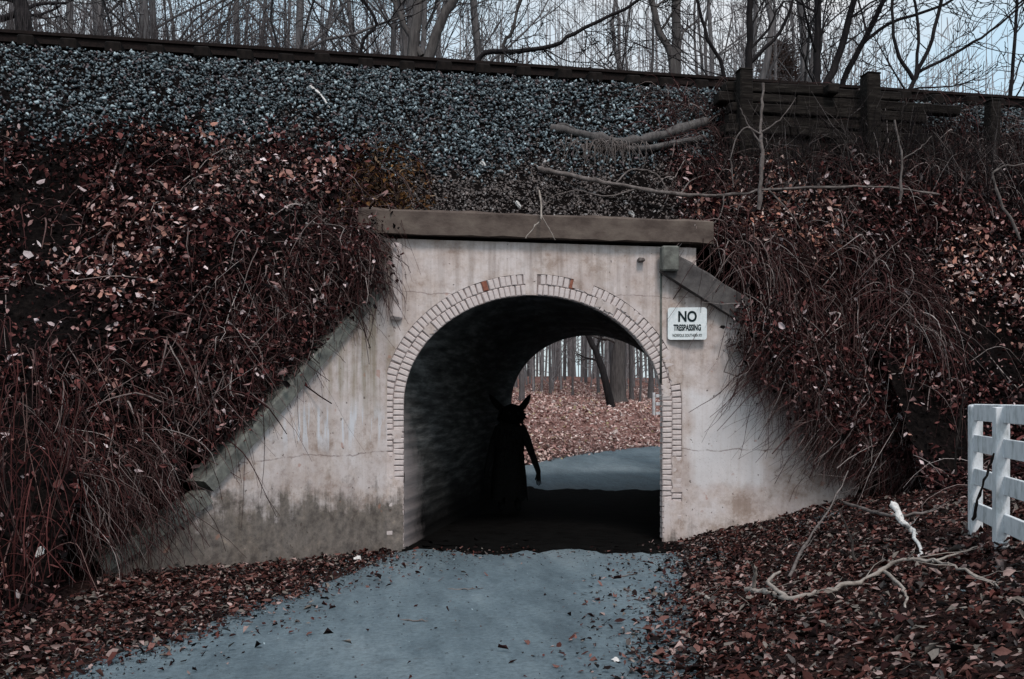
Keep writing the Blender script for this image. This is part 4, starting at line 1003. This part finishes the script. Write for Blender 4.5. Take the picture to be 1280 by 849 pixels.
# stick & litter on the gravel
branch('small_stick', slope((388, 108, .06), (402, 120, .1), (412, 135, .06)), .02, .012, M_white_wood, 'curved white stick on the gravel at the upper left', 'stick', jit=.003)
def litter(px, py, s_, lab, mat=M_white_wood):
    p = gpt(px, py, .03); e = empty('litter', p, lab, 'litter')
    bm = bmesh.new(); bmesh.ops.create_icosphere(bm, subdivisions=2, radius=1)
    for v in bm.verts: n_ = mnoise.noise(v.co*1.7+Vector((px, py, 0))); v.co = Vector((v.co.x*s_[0], v.co.y*s_[1], v.co.z*s_[2]))*(1+.6*n_)
    me = bpy.data.meshes.new('crumpled_piece'); bm.to_mesh(me); bm.free(); me.materials.append(mat); o = bpy.data.objects.new('crumpled_piece', me); C.objects.link(o); o.parent = e; o.rotation_euler = (random.random(), random.random(), random.random())
litter(604, 206, (.07, .05, .03), 'white paper scrap on the soil above the parapet')
litter(649, 258, (.1, .05, .025), 'flat pale stone on the middle of the parapet')
litter(790, 268, (.07, .04, .025), 'small pale stone on the parapet near its right end')
litter(447, 699, (.06, .04, .04), 'crumpled white litter at the foot of the left wing wall')
litter(50, 690, (.03, .03, .055), 'white scrap at the foot of the left bank')
litter(770, 825, (.03, .02, .01), 'tiny white scrap on the road near the bottom edge')
# pale saplings at right
def sapling(pts, r, lab, subs): return branch('sapling', pts, r, r*.55, M_grey_wood, lab, 'sapling', subs=subs, jit=.008)
d0 = 12.2
sapling([atd(948, 262, d0), atd(952, 200, d0), atd(951, 150, d0+.2), atd(954, 104, d0+.3)], .03, 'pale bare sapling standing in front of the timber wall', [([atd(951, 168, d0), atd(930, 160, d0), atd(915, 190, d0), atd(917, 235, d0)], .014, .007), ([atd(952, 165, d0), atd(975, 150, d0), atd(995, 122, d0)], .012, .005), ([atd(951, 180, d0), atd(935, 155, d0), atd(925, 135, d0)], .012, .005)])
d0 = 11.5
sapling([atd(1125, 250, d0), atd(1128, 200, d0), atd(1118, 150, d0)], .016, 'thin grey sapling on the dark slope right of the tall post', [([atd(1128, 200, d0), atd(1150, 185, d0), atd(1165, 170, d0)], .009, .004)])
d0 = 10.5
sapling([atd(1275, 300, d0), atd(1245, 235, d0), atd(1248, 210, d0), atd(1285, 205, d0)], .016, 'thin arching stem against the dark slope at the right edge', [])
# dark climbing stem and bent twig at right wing
sapling([ony(905, 465, -.35), ony(925, 420, -.4), ony(935, 395, -.4)], .01, 'thin bent twig hanging beside the sign', [([ony(905, 465, -.35), ony(935, 470, -.3), ony(950, 455, -.3)], .008, .005)])

# ============ white fence ============
fe = empty('white_board_fence', gpt(1218, 672, 0), 'white painted board fence with four rails at the right edge', 'fence')
FA = np.array(atd(1219, 520, 7.65)); FB = np.array(atd(1283, 520, 6.35)); fd = (FB-FA); fd[2] = 0; fd /= np.linalg.norm(fd); fn_ = np.array([-fd[1], fd[0], 0])
if np.dot(fn_[:2], (CAM-FA)[:2]) < 0: fn_ = -fn_
yawf = math.atan2(fd[1], fd[0]); zt = 2.0-6*7.65/FPX
Ff = lambda s_, z, o_=0: FA+fd*s_+fn_*o_+np.array([0, 0, z-FA[2]])
zg = float(G(FA[0], FA[1]))
z_bot = 2.0-(672-HOR)*7.65/FPX
fz = min(zg, z_bot)-.1
V, F = bevbox(Ff(0, (zt+fz)/2), (.12, .10, zt-fz), .012, .004, rotz(yawf)); mk('post', local(V, fe), F, M_white, fe)
V, F = bevbox(Ff(2.35, (zt+fz)/2), (.12, .10, zt-fz), .012, .004, rotz(yawf)); mk('post', local(V, fe), F, M_white, fe)
for zi in (506+10, 555, 597, 640):
    z = 2.0-(zi-HOR)*7.5/FPX-.0
    V, F = bevbox(Ff(1.2, z, .01), (2.44, .03, .145), .004, .003, rotz(yawf)); mk('rail_board', local(V, fe), F, M_white, fe)
# vertical batten with split foot
zb2 = 2.0-(684-HOR)*6.75/FPX
V, F = bevbox(Ff(.84, (zt-.03+zb2)/2, .03), (.10, .10, zt-zb2), .004, .003, rotz(yawf)); mk('batten', local(V, fe), F, M_white, fe)
for dx in (-.045, -.01, .03):
    V, F = bevbox(Ff(.84+dx, zb2-.03, .03), (.022, .06, .14), .006, .004, rotz(yawf)@roty(.25+dx*4)); mk('splinter', local(V, fe), F, M_white, fe)
branch('dark_vine', [Ff(-.03, 1.35, .15), Ff(.02, 1.55, .16), Ff(.06, 1.75, .14), Ff(.14, 2.02, .13)], .012, .007, M_dark_wood, 'dark vine climbing the left post of the white fence', 'vine', jit=.004)
branch('dark_vine', [Ff(.72, 1.05, .2), Ff(.88, 1.22, .2), Ff(1.02, 1.42, .18), Ff(1.14, 1.6, .16)], .012, .007, M_dark_wood, 'dark stem leaning on the lower boards of the white fence', 'vine', jit=.004)

# ============ trees ============
def grow(P0, D0, L, r, lvl, out, maxl, spread=.6, upb=.15):
    n = 7; p = np.array(P0, float); D = np.array(D0, float); pts = [p.copy()]
    for i in range(n-1):
        D = D+rng.normal(size=3)*(.10+.05*lvl); D[2] += upb*.3; D /= np.linalg.norm(D); p = p+D*L/(n-1); pts.append(p.copy())
    pts = np.array(pts); rad = np.linspace(r, r*.45, n); out[min(lvl, 3)].append((pts, rad))
    if lvl >= maxl: return
    k = (6, 5, 4, 3)[min(lvl, 3)]
    for i in range(k):
        t = random.uniform(.25, 1.0); j = min(int(t*(n-1)), n-2); q = pts[j]*(1-(t*(n-1)-j))+pts[j+1]*(t*(n-1)-j)
        T = pts[j+1]-pts[j]; T /= np.linalg.norm(T); a = rng.normal(size=3); a -= T*np.dot(a, T); a /= np.linalg.norm(a)
        ND = T*math.cos(spread)+a*math.sin(spread)*random.uniform(.7, 1.2); ND /= np.linalg.norm(ND)
        grow(q, ND, L*random.uniform(.4, .62), rad[j]*random.uniform(.38, .6), lvl+1, out, maxl, spread, upb)
def tree_meshes(root, stems, mat, twigmat, maxl=3, nb=9, bl=2.6, spread=.7, t0=.25):
    """stems: list of (path, r0, r1)"""
    for si, (p, r0, r1) in enumerate(stems):
        rad = np.linspace(r0, r1, len(p))
        if si == 0: rad[0] *= 1.35
        V, F, _ = tubes([p], [rad], 8); mk('trunk' if si == 0 else 'limb', local(V, root), F, mat, root, smooth=True)
    out = {0: [], 1: [], 2: [], 3: []}
    for (p, r0, r1) in stems:
        n = len(p)
        for i in range(nb):
            t = random.uniform(t0, 1); j = min(int(t*(n-1)), n-2); T = p[j+1]-p[j]; T = T/np.linalg.norm(T)
            a = rng.normal(size=3); a -= T*np.dot(a, T); a /= np.linalg.norm(a); D = T*.6+a*.8; D /= np.linalg.norm(D)
            grow(p[j], D, bl*random.uniform(.5, 1.1)*(1.15-.4*t), (r0+(r1-r0)*t)*random.uniform(.25, .5), 1, out, maxl, spread)
    br_ = out[1]
    V, F, _ = tubes([b[0] for b in br_], [b[1] for b in br_], 5); tag(mk('branches', local(V, root), F, mat, root, smooth=True), kind='stuff')
    tw = out[2]+out[3]
    if tw:
        V, F, _ = tubes([b[0] for b in tw], [np.maximum(b[1], .0085) for b in tw], 3); tag(mk('twigs', local(V, root), F, twigmat, root), kind='stuff')
def sig_tree(stems_px, d, label, mat=M_bark, twig=M_twig, ext=3.0, nb=8, bl=2.4, maxl=3, group=None):
    stems = []
    base = None
    for si, (pts, r0, r1) in enumerate(stems_px):
        W = [np.array(atd(px, py, d)) for px, py in pts]
        if si == 0:
            b = W[0].copy(); h = float(Hs(b[0], b[1])); 
            bb = b.copy(); bb[2] = h-.1
            base = bb
            if b[2]-h > .5: W = [bb, (bb+b)/2+rng.normal(size=3)*np.array([.05, .05, 0])]+W
            else: W = [bb]+W[1:]
        tdir = W[-1]-W[-2]; tdir /= np.linalg.norm(tdir); W.append(W[-1]+tdir*ext*.5+rng.normal(size=3)*.15); W.append(W[-1]+(tdir+rng.normal(size=3)*.15)*ext*.5)
        px_m = d/FPX; stems.append((smooth_path(W, 4, .01), r0*px_m, r1*px_m*.6))
    root = empty('bare_tree', base, label, 'tree', group); tree_meshes(root, stems, mat, twig, maxl, nb, bl, t0=.3); return root
sig_tree([([(516, 75), (520, 30), (522, -25)], 9, 7), ([(535, 75), (552, 25), (580, -20)], 7, 5), ([(527, 70), (500, 20), (490, -20)], 4, 3)], 21, 'thick forked grey tree behind the track left of centre')
sig_tree([([(845, 95), (846, 40), (843, -20)], 8, 6)], 24, 'thick straight grey trunk behind the track above the right part of the arch')
sig_tree([([(842, 95), (824, 40), (812, -20)], 6, 4)], 23, 'slimmer leaning grey tree just left of the thick straight trunk')
sig_tree([([(935, 100), (937, 50), (938, -20)], 6, 4), ([(937, 80), (975, 40), (1000, -15)], 2.5, 1.5)], 19.5, 'dark straight tree behind the left post of the timber wall', M_bark_dark, M_bark_dark)
sig_tree([([(1021, 115), (1022, 50), (1022, -20)], 6, 4.5), ([(1030, 112), (1052, 60), (1072, -15)], 5, 4)], 19, 'dark tree with two stems in a V behind the timber wall', M_bark_dark, M_bark_dark)
sig_tree([([(1050, 118), (1075, 60), (1112, -15)], 5, 3), ([(1078, 55), (1110, 30), (1180, 5)], 2.5, 1.5)], 19.5, 'dark slanting tree leaning right beyond the tall timber post', M_bark_dark, M_bark_dark)
sig_tree([([(1135, 120), (1145, 95), (1165, 50), (1180, -15)], 3.5, 2.5), ([(1142, 100), (1120, 60), (1115, -10)], 2.5, 1.5), ([(1148, 90), (1205, 60), (1250, 30)], 2.2, 1.2), ([(1145, 95), (1148, 40), (1140, -10)], 2.2, 1.5)], 18, 'dark many-stemmed bushy tree fanning out at the upper right', M_bark_dark, M_bark_dark, nb=10, bl=1.8)
sig_tree([([(1262, 125), (1268, 60), (1272, -15)], 3, 2)], 18, 'slim dark tree at the upper right corner', M_bark_dark, M_bark_dark)
sig_tree([([(598, 75), (640, 65), (690, 57), (730, 35), (800, 0)], 4, 2)], 18, 'dark limb slanting low over the track above the arch', M_bark_dark, M_bark_dark, nb=10, bl=1.5)
sig_tree([([(450, 70), (470, 30), (440, -20)], 3, 2)], 20, 'thin crooked dark tree left of the forked grey tree', M_bark_dark, M_bark_dark)
sig_tree([([(905, 95), (885, 50), (868, -15)], 3, 2)], 20, 'thin dark tree between the thick grey trunk and the timber wall', M_bark_dark, M_bark_dark)
sig_tree([([(30, 45), (26, 10), (20, -30)], 12, 9)], 19, 'black thick trunk at the upper left corner', M_bark_dark, M_bark_dark)
sig_tree([([(628, 80), (640, 40), (655, -15)], 3, 2)], 24, 'thin bent tree behind the track just right of the low slanting limb')
# conical brownish tree far behind
ct = atd(975, 100, 46); ctb = np.array([ct[0], ct[1], float(G(ct[0], ct[1]))]); rt_ = empty('conical_tree', ctb, 'dense brown cone-topped tree far behind the track', 'tree')
top = atd(972, 52, 46)[2]; paths = []; radii = []
V, F, _ = tubes([np.array([ctb, (ctb[0], ctb[1], top)])], [np.array([.35, .03])], 7); mk('trunk', local(V, rt_), F, M_bark, rt_)
for i in range(2600):
    h = random.random()**.7; z = top-h*5.5; rr_ = .1+h*1.9; a = random.uniform(0, 6.28); c = np.array([ctb[0], ctb[1], z]); dd_ = np.array([math.cos(a), math.sin(a), .25])
    q = c+dd_*rr_*random.uniform(.3, 1); e = q+dd_*.5+rng.normal(size=3)*.2; paths.append(np.array([q, (q+e)/2+rng.normal(size=3)*.05, e])); radii.append(np.array([.03, .025, .012]))
V, F, _ = tubes(paths, radii, 3); mk('crown', local(V, rt_), F, simple('dry_brown_foliage', (.07, .05, .045), (.16, .12, .11), 3), rt_)

# template background trees, copied
protos = []
def proto(hgt, r, seed):
    random.seed(seed); 
    root = empty('woodland_tree', (0, 0, 0), '', 'tree'); W = [np.array([0, 0, -.3])]
    for i in range(1, 7): W.append(np.array([rng.normal()*.12*i*.5, rng.normal()*.12*i*.5, hgt*i/6]))
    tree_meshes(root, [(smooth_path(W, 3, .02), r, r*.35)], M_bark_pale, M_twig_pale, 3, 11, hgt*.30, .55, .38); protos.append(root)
for i in range(6): proto(random.uniform(20, 26), random.uniform(.10, .17), 100+i)
random.seed(99)
def copy_tree(src, loc, rz, sc_, label, group, first=False):
    r = src if first else src.copy()
    if not first: C.objects.link(r)
    r.location = loc; r.rotation_euler.z = rz; r.scale = (sc_, sc_, sc_); tag(r, label, 'tree', group)
    if not first:
        for ch in src.children:
            c = ch.copy(); C.objects.link(c); c.parent = r
    return r
usedp = set()
def put(x, y, sc_, label, group):
    i = random.randrange(6); first = i not in usedp; usedp.add(i)
    return copy_tree(protos[i], (x, y, float(Hs(x, y))-.1), random.uniform(0, 6.28), sc_, label, group, first)
def road_clear(x, y): return abs(float(road_dist(x, y))) > 3.2
cnt_t = 0
for i in range(700):           # woodland above the embankment
    px = random.uniform(-60, 1330); dd_ = random.uniform(22, 46); p = atd(px, 400, dd_)
    if px > 1040 and random.random() < .8: continue
    if not road_clear(p[0], p[1]) or p[1] < LT+3.5: continue
    # keep the view through the tunnel more open
    if 610 < px < 870 and dd_ < 44 and p[1] < 30 and abs(px-740) < 130 and float(G(p[0], p[1])) < 9 and dd_ > 19 and (p[1] > LT+4): continue
    put(p[0], p[1], random.uniform(.8, 1.15), 'slender bare grey tree in the woodland behind the railway embankment', 'bare trees behind the embankment'); cnt_t += 1
    if cnt_t >= 64: break
# trees on the left beyond
# woodland seen through the tunnel
n_ = 0
for px, py, dd_ in [(660, 484, 66), (706, 484, 58), (742, 484, 62), (790, 484, 58), (752, 484, 70), (652, 487, 44), (668, 484, 52), (688, 486, 48), (700, 484, 60), (716, 485, 46), (733, 484, 56), (748, 485, 50), (800, 485, 42), (812, 486, 60), (676, 485, 64)]:
    p = atd(px, py, dd_)
    if road_clear(p[0], p[1]): put(p[0], p[1], random.uniform(.35, .62), 'bare grey tree standing in the leaf covered wood seen through the tunnel', 'trees seen through the tunnel')
pb_ = gfar(765, 510, 0)
def straight(pts, r0, r1, lab, mat):
    root = empty('bare_tree', pts[0], lab, 'tree'); p = smooth_path(pts, 4, .01); tree_meshes(root, [(p, r0, r1)], mat, M_twig, 3, 7, 2.2, t0=.45)
d_ = (pb_[1]-CAM[1])/ray(765, 510)[1]; print('lean tree depth', d_)
straight([pb_-np.array([0, 0, .2]), atd(757, 478, d_), atd(747, 445, d_+.3), atd(733, 415, d_+.6), atd(715, 360, d_+1)], 5.5*d_/FPX, 2.5*d_/FPX, 'black leaning trunk seen through the tunnel', M_bark_dark)
p2 = gfar(773, 503, 0); d2 = (p2[1]-CAM[1])/ray(773, 503)[1]
straight([p2-np.array([0, 0, .2]), atd(772, 460, d2), atd(776, 420, d2), atd(782, 350, d2)], 11*d2/FPX, 6*d2/FPX, 'broad grey trunk just right of the leaning black one beyond the tunnel', M_bark)
# distant wood mass
paths = []; radii = []
for i in range(1250):
    px = random.uniform(-250, 1500)
    win_ = 600 < px < 890
    if px > 950 and random.random() < .4: continue
    dd_ = random.uniform(50, 85); p = atd(px, 450, dd_); z = float(0)
    h = dd_*random.uniform(.32, .50) if px < 1120 else dd_*random.uniform(.28, .44); paths.append((p, h)); 
xs = np.array([p[0][0] for p in paths]); ys = np.array([p[0][1] for p in paths]); zs = G(xs, ys)
P2 = []; R2 = []
for (p, h), z in zip(paths, zs):
    t = np.linspace(0, 1, 5)[:, None]; b = np.array([p[0], p[1], z-.3]); tip = b+np.array([random.gauss(0, .7), random.gauss(0, .7), h]); q = b+(tip-b)*t; q[1:-1] += rng.normal(size=(3, 3))*.15
    P2.append(q); R2.append(np.linspace(random.uniform(.04, .12), .02, 5))
    _w_ = abs(((p[0]-CAM[0])*cy-(p[1]-CAM[1])*sy_)/((p[0]-CAM[0])*sy_+(p[1]-CAM[1])*cy)*FPX-105) < 150
    for k in range(10 if _w_ else 7):
        f = random.uniform(.03, .45) if (_w_ and k < 7) else random.uniform(.55, .97); s0_ = b+(tip-b)*f; e = s0_+np.array([random.gauss(0, 1.6), random.gauss(0, 1.6), random.uniform(.5, 2.6)]); q = s0_+(e-s0_)*t; q[1:-1] += rng.normal(size=(3, 3))*.1; P2.append(q); R2.append(np.linspace(.03, .012, 5))
V, F, _ = tubes(P2, R2, 3); o = mk('distant_woods', V, F, simple('haze_paled_bark', (.20, .195, .205), (.36, .35, .36), 2)); tag(o, 'grey mass of bare trees far behind the railway', 'woods', kind='stuff')  # bark colour lightened to paint in the distance haze
# undergrowth thicket at upper left on the back of the embankment
paths = []; radii = []
for i in range(3600):
    u = random.random()**1.3; px = -40+u*470; dd_ = random.uniform(17.5, 24); p = atd(px, 80, dd_); x, y = p[0], p[1]
    if y < 5.7: continue
    z = float(Hs(x, y)); h = max(.5, 9.3-z)+random.uniform(-.6, 1.4)*(1-u*.6); t = np.linspace(0, 1, 6)[:, None]
    tip = np.array([x+random.gauss(0, .8), y+random.gauss(0, .5), z+h]); q = np.array([x, y, z])+(tip-np.array([x, y, z]))*t; q[1:-1] += rng.normal(size=(4, 3))*.1; paths.append(q); radii.append(np.linspace(random.uniform(.008, .022), .005, 6))
V, F, _ = tubes(paths, radii, 3); o = mk('thicket', V, F, M_twig); tag(o, 'dark twiggy thicket behind the track at the upper left', 'thicket', kind='stuff')

# far white fence piece seen at the right edge of the tunnel
wf = gfar(822, 521, 0); dw = (wf[1]-CAM[1])/ray(822, 521)[1]; wfe = empty('far_white_fence', wf, 'small white board fence beyond the tunnel at its right edge', 'fence')
px_m = dw/FPX; ez = lambda py: (521-py)*px_m
V, F = bevbox((-.0, 0, ez(492)/2), (3*px_m, .12, ez(490)), .01, .003); ob = mk('post', V, F, M_white, wfe); ob.location = (-5*px_m, 0, 0)
ob = bpy.data.objects.new('post', ob.data); C.objects.link(ob); ob.parent = wfe; ob.location = (2.2, .6, 0)
for py in (495, 505, 517):
    V, F = bevbox((0, 0, 0), (2.4, .04, 4*px_m), .01, .003, rotz(.25)); ob = mk('rail_board', V, F, M_white, wfe); ob.location = (1.05, .2, ez(py))

# ============ the figure ============
FD = 15.6; fx = lambda px, py, dd=0: np.array(atd(px, py, FD+dd))
foot = atd(637, 600, FD); foot[2] = float(G(foot[0], foot[1]))+.03
per = empty('person', foot, 'dark standing figure in a black shaggy costume with two long ears inside the tunnel', 'person')
pxm = FD/FPX
def lp(px, z, off=0): # local point
    p = atd(px, 500, FD+off); return Vector((p[0]-foot[0], p[1]-foot[1], z))
HT = 2.0+(HOR-507)*pxm-foot[2]     # head top
sh = HT-.40; hipz = .90
J = {}
vs = []; es = []; rs = []
def jn(n, p, r): J[n] = len(vs); vs.append(p); rs.append(r)
def lk(a, b): es.append((J[a], J[b]))
jn('pelvis', lp(637, hipz), (.19, .15)); jn('waist', lp(636, hipz+.25), (.18, .14)); jn('chest', lp(637, sh-.14), (.22, .16)); jn('neck', lp(639, sh+.04), (.12, .11))
jn('neck2', lp(640, sh+.12), (.09, .09))
for a, b in (('pelvis', 'waist'), ('waist', 'chest'), ('chest', 'neck'), ('neck', 'neck2')): lk(a, b)
for s_, pxs in ((-1, (622, 614, 608, 606)), (1, (654, 664, 673, 675))):
    k = 'L' if s_ < 0 else 'R'
    jn('sh'+k, lp(pxs[0], sh-.03), (.10, .10)); jn('el'+k, lp(pxs[1], sh-.42), (.068, .068)); jn('wr'+k, lp(pxs[2], sh-.76, -.1), (.05, .05)); jn('cuff'+k, lp(pxs[2], sh-.80, -.1), (.045, .045))
    lk('chest', 'sh'+k); lk('sh'+k, 'el'+k); lk('el'+k, 'wr'+k); lk('wr'+k, 'cuff'+k)
    hx = 637+s_*8
    jn('hip'+k, lp(hx, hipz-.08), (.13, .13)); jn('kn'+k, lp(hx+s_*2, .50, -.04), (.095, .095)); jn('an'+k, lp(hx+s_*2, .10), (.065, .065)); jn('toe'+k, lp(hx+s_*3, .05, -.2), (.05, .04))
    lk('pelvis', 'hip'+k); lk('hip'+k, 'kn'+k); lk('kn'+k, 'an'+k); lk('an'+k, 'toe'+k)
def skin_obj(name, vs, es, rs, mat, parent, sub=2):
    me = bpy.data.meshes.new(name); me.from_pydata([tuple(v) for v in vs], es, []); me.update()
    o = bpy.data.objects.new(name, me); C.objects.link(o); o.parent = parent; me.materials.append(mat)
    o.modifiers.new('skin', 'SKIN'); me.skin_vertices[0].data[0].use_root = True
    for i, r_ in enumerate(rs): me.skin_vertices[0].data[i].radius = r_ if isinstance(r_, tuple) else (r_, r_)
    sb = o.modifiers.new('sub', 'SUBSURF'); sb.levels = sub; sb.render_levels = sub
    return o
bpy.context.view_layer.update()
def bake(o):
    dg = bpy.context.evaluated_depsgraph_get(); me = bpy.data.meshes.new_from_object(o.evaluated_get(dg)); o.modifiers.clear(); o.data = me
    me.polygons.foreach_set('use_smooth', np.ones(len(me.polygons), dtype=bool)); return o
def add_skin(me):
    if not me.skin_vertices: bpy.context.view_layer.update()
body = None
def skin_mesh(name, vs, es, rs, mat, parent, sub=2):
    me = bpy.data.meshes.new(name); me.from_pydata([tuple(v) for v in vs], es, []); me.update(); me.materials.append(mat)
    o = bpy.data.objects.new(name, me); C.objects.link(o); o.parent = parent
    o.modifiers.new('skin', 'SKIN')
    if not me.skin_vertices:
        bm = bmesh.new(); bm.from_mesh(me); bm.verts.layers.skin.verify(); bm.to_mesh(me); bm.free()
    for i, r_ in enumerate(rs): me.skin_vertices[0].data[i].radius = r_ if isinstance(r_, tuple) else (r_, r_)
    me.skin_vertices[0].data[0].use_root = True
    sb = o.modifiers.new('sub', 'SUBSURF'); sb.levels = sub; sb.render_levels = sub
    bpy.context.view_layer.update(); return bake(o)
body = skin_mesh('body', vs, es, rs, M_costume, per)
# hands with five fingers
for k, s_ in (('L', -1), ('R', 1)):
    w0 = Vector(vs[J['cuff'+k]]); hv = [w0+Vector((0, 0, .05)), w0+Vector((0, -.01, -.04)), w0+Vector((0, -.01, -.10))]; he = [(0, 1), (1, 2)]; hr = [(.042, .04), (.045, .022), (.045, .02)]
    for f in range(4):
        bx = (f-1.5)*.021; L = (.075, .088, .082, .065)[f]; b = w0+Vector((bx, -.012, -.115)); i0 = len(hv)
        hv += [b, b+Vector((bx*.15, -.01, -L*.45)), b+Vector((bx*.1, -.035, -L*.8)), b+Vector((0, -.055, -L))]; he += [(2, i0), (i0, i0+1), (i0+1, i0+2), (i0+2, i0+3)]; hr += [.011, .010, .009, .008]
    i0 = len(hv); tb = w0+Vector((-s_*.04, -.015, -.05)); hv += [tb, tb+Vector((-s_*.02, -.02, -.035)), tb+Vector((-s_*.02, -.03, -.065))]; he += [(1, i0), (i0, i0+1), (i0+1, i0+2)]; hr += [.013, .011, .009]
    hnd = skin_mesh('hand', hv, he, hr, M_costume, per, 1)
# shaggy cloak around the torso (matches the broad bell outline)
V = []; F = []; nr = 26; prof_c = [(.30, sh+.05, .14), (.36, sh-.12, .2), (.30, sh-.35, .2), (.27, sh-.6, .2), (.27, .85, .22), (.30, .55, .24), (.33, .28, .26)]
prof_c = [(.15, sh+.12, .12), (.25, sh-.0, .17), (.275, sh-.16, .2), (.26, sh-.4, .2), (.26, .95, .21), (.30, .6, .22), (.33, .22, .24)]
cc = lp(636, 0)
for i, (rx, z, ry) in enumerate(prof_c):
    for j in range(nr):
        a = j/nr*2*math.pi; q = 1+.05*math.sin(a*6+i*.7)+random.uniform(-.02, .02)
        V.append((cc.x+rx*q*math.cos(a), cc.y+ry*q*math.sin(a), z+(.06*math.sin(a*9) if i == len(prof_c)-1 else 0)))
for i in range(len(prof_c)-1):
    for j in range(nr): F.append((i*nr+j, i*nr+(j+1) % nr, (i+1)*nr+(j+1) % nr, (i+1)*nr+j))
mk('coat', V, F, M_costume, per, smooth=True)
# mask head with snout, shaggy cheeks and two ears
hc = lp(640, HT-.17); bm = bmesh.new(); bmesh.ops.create_uvsphere(bm, u_segments=28, v_segments=18, radius=1)
for v in bm.verts:
    c = v.co.copy(); s_ = 1+.07*mnoise.noise(c*4)
    wz = .235 if c.z < 0 else .225
    v.co = Vector((c.x*(.235-.05*max(c.z, 0)), c.y*.2-(.09*max(0, 1-((c.x/.5)**2+((c.z+.3)/.5)**2)) if c.y < 0 else 0), c.z*.2))*s_
me = bpy.data.meshes.new('mask'); bm.to_mesh(me); bm.free(); me.materials.append(M_mask); me.polygons.foreach_set('use_smooth', np.ones(len(me.polygons), dtype=bool))
hd = bpy.data.objects.new('mask', me); C.objects.link(hd); hd.parent = per; hd.location = hc
for s_ in (-1, 1):
    bm = bmesh.new(); bmesh.ops.create_uvsphere(bm, u_segments=10, v_segments=8, radius=.024); me = bpy.data.meshes.new('eye'); bm.to_mesh(me); bm.free(); me.materials.append(M_eye)
    e_ = bpy.data.objects.new('eye', me); C.objects.link(e_); e_.parent = hd; e_.location = (s_*.075, -.19, .03)
    tipx = 612 if s_ < 0 else 663; bx = 630 if s_ < 0 else 648
    b = lp(bx, HT-.09); tp = lp(tipx, 2.0+(HOR-493)*pxm-foot[2]); mdp = (b+tp)*.5+Vector((s_*.03, 0, -.03)); V = []; F = []
    for i, (f, w_) in enumerate(((0, .055), (.3, .062), (.6, .055), (.85, .038), (1, .01))):
        p = b*(1-f)**2+mdp*2*f*(1-f)+tp*f*f; T = (tp-b).normalized(); Nn = T.cross(Vector((0, 1, 0))).normalized()
        for j in range(8): a = j/8*6.283; V.append(p+Nn*w_*math.cos(a)+Vector((0, 1, 0))*(w_*.45*math.sin(a)+(.02*(1-f) if abs(math.cos(a)) < .3 and math.sin(a) < 0 else 0)))
    for i in range(4):
        for j in range(8): F.append((i*8+j, i*8+(j+1) % 8, (i+1)*8+(j+1) % 8, (i+1)*8+j))
    ear = mk('ear', [(v-hc) for v in V], F, M_mask, hd, smooth=True)
# shaggy fur tufts on mask and coat
paths = []; radii = []
for i in range(700):
    if i < 260:
        a = rng.normal(size=3); a /= np.linalg.norm(a); b = np.array(hc)+a*np.array([.21, .19, .18]); e = b+a*.06+np.array([0, 0, -.05])
    else:
        an = random.uniform(0, 6.28); z = random.uniform(.5, sh); b = np.array([cc.x+.24*math.cos(an), cc.y+.19*math.sin(an), z]); e = b+np.array([.04*math.cos(an), .04*math.sin(an), -.10])
    paths.append(np.array([b, (b+e)/2+rng.normal(size=3)*.008, e])); radii.append(np.array([.012, .009, .002]))
V, F, _ = tubes(paths, radii, 3); tag(mk('fur_tufts', V, F, M_mask, per), kind='stuff')
# remove unused prototypes
for i, p in enumerate(protos):
    if i not in usedp:
        for ch in list(p.children): bpy.data.objects.remove(ch)
        bpy.data.objects.remove(p)
print('tris', sum(len(o.data.polygons) for o in bpy.data.objects if o.type == 'MESH')*1.5, 'trees', cnt_t, 'bricks', cnt)
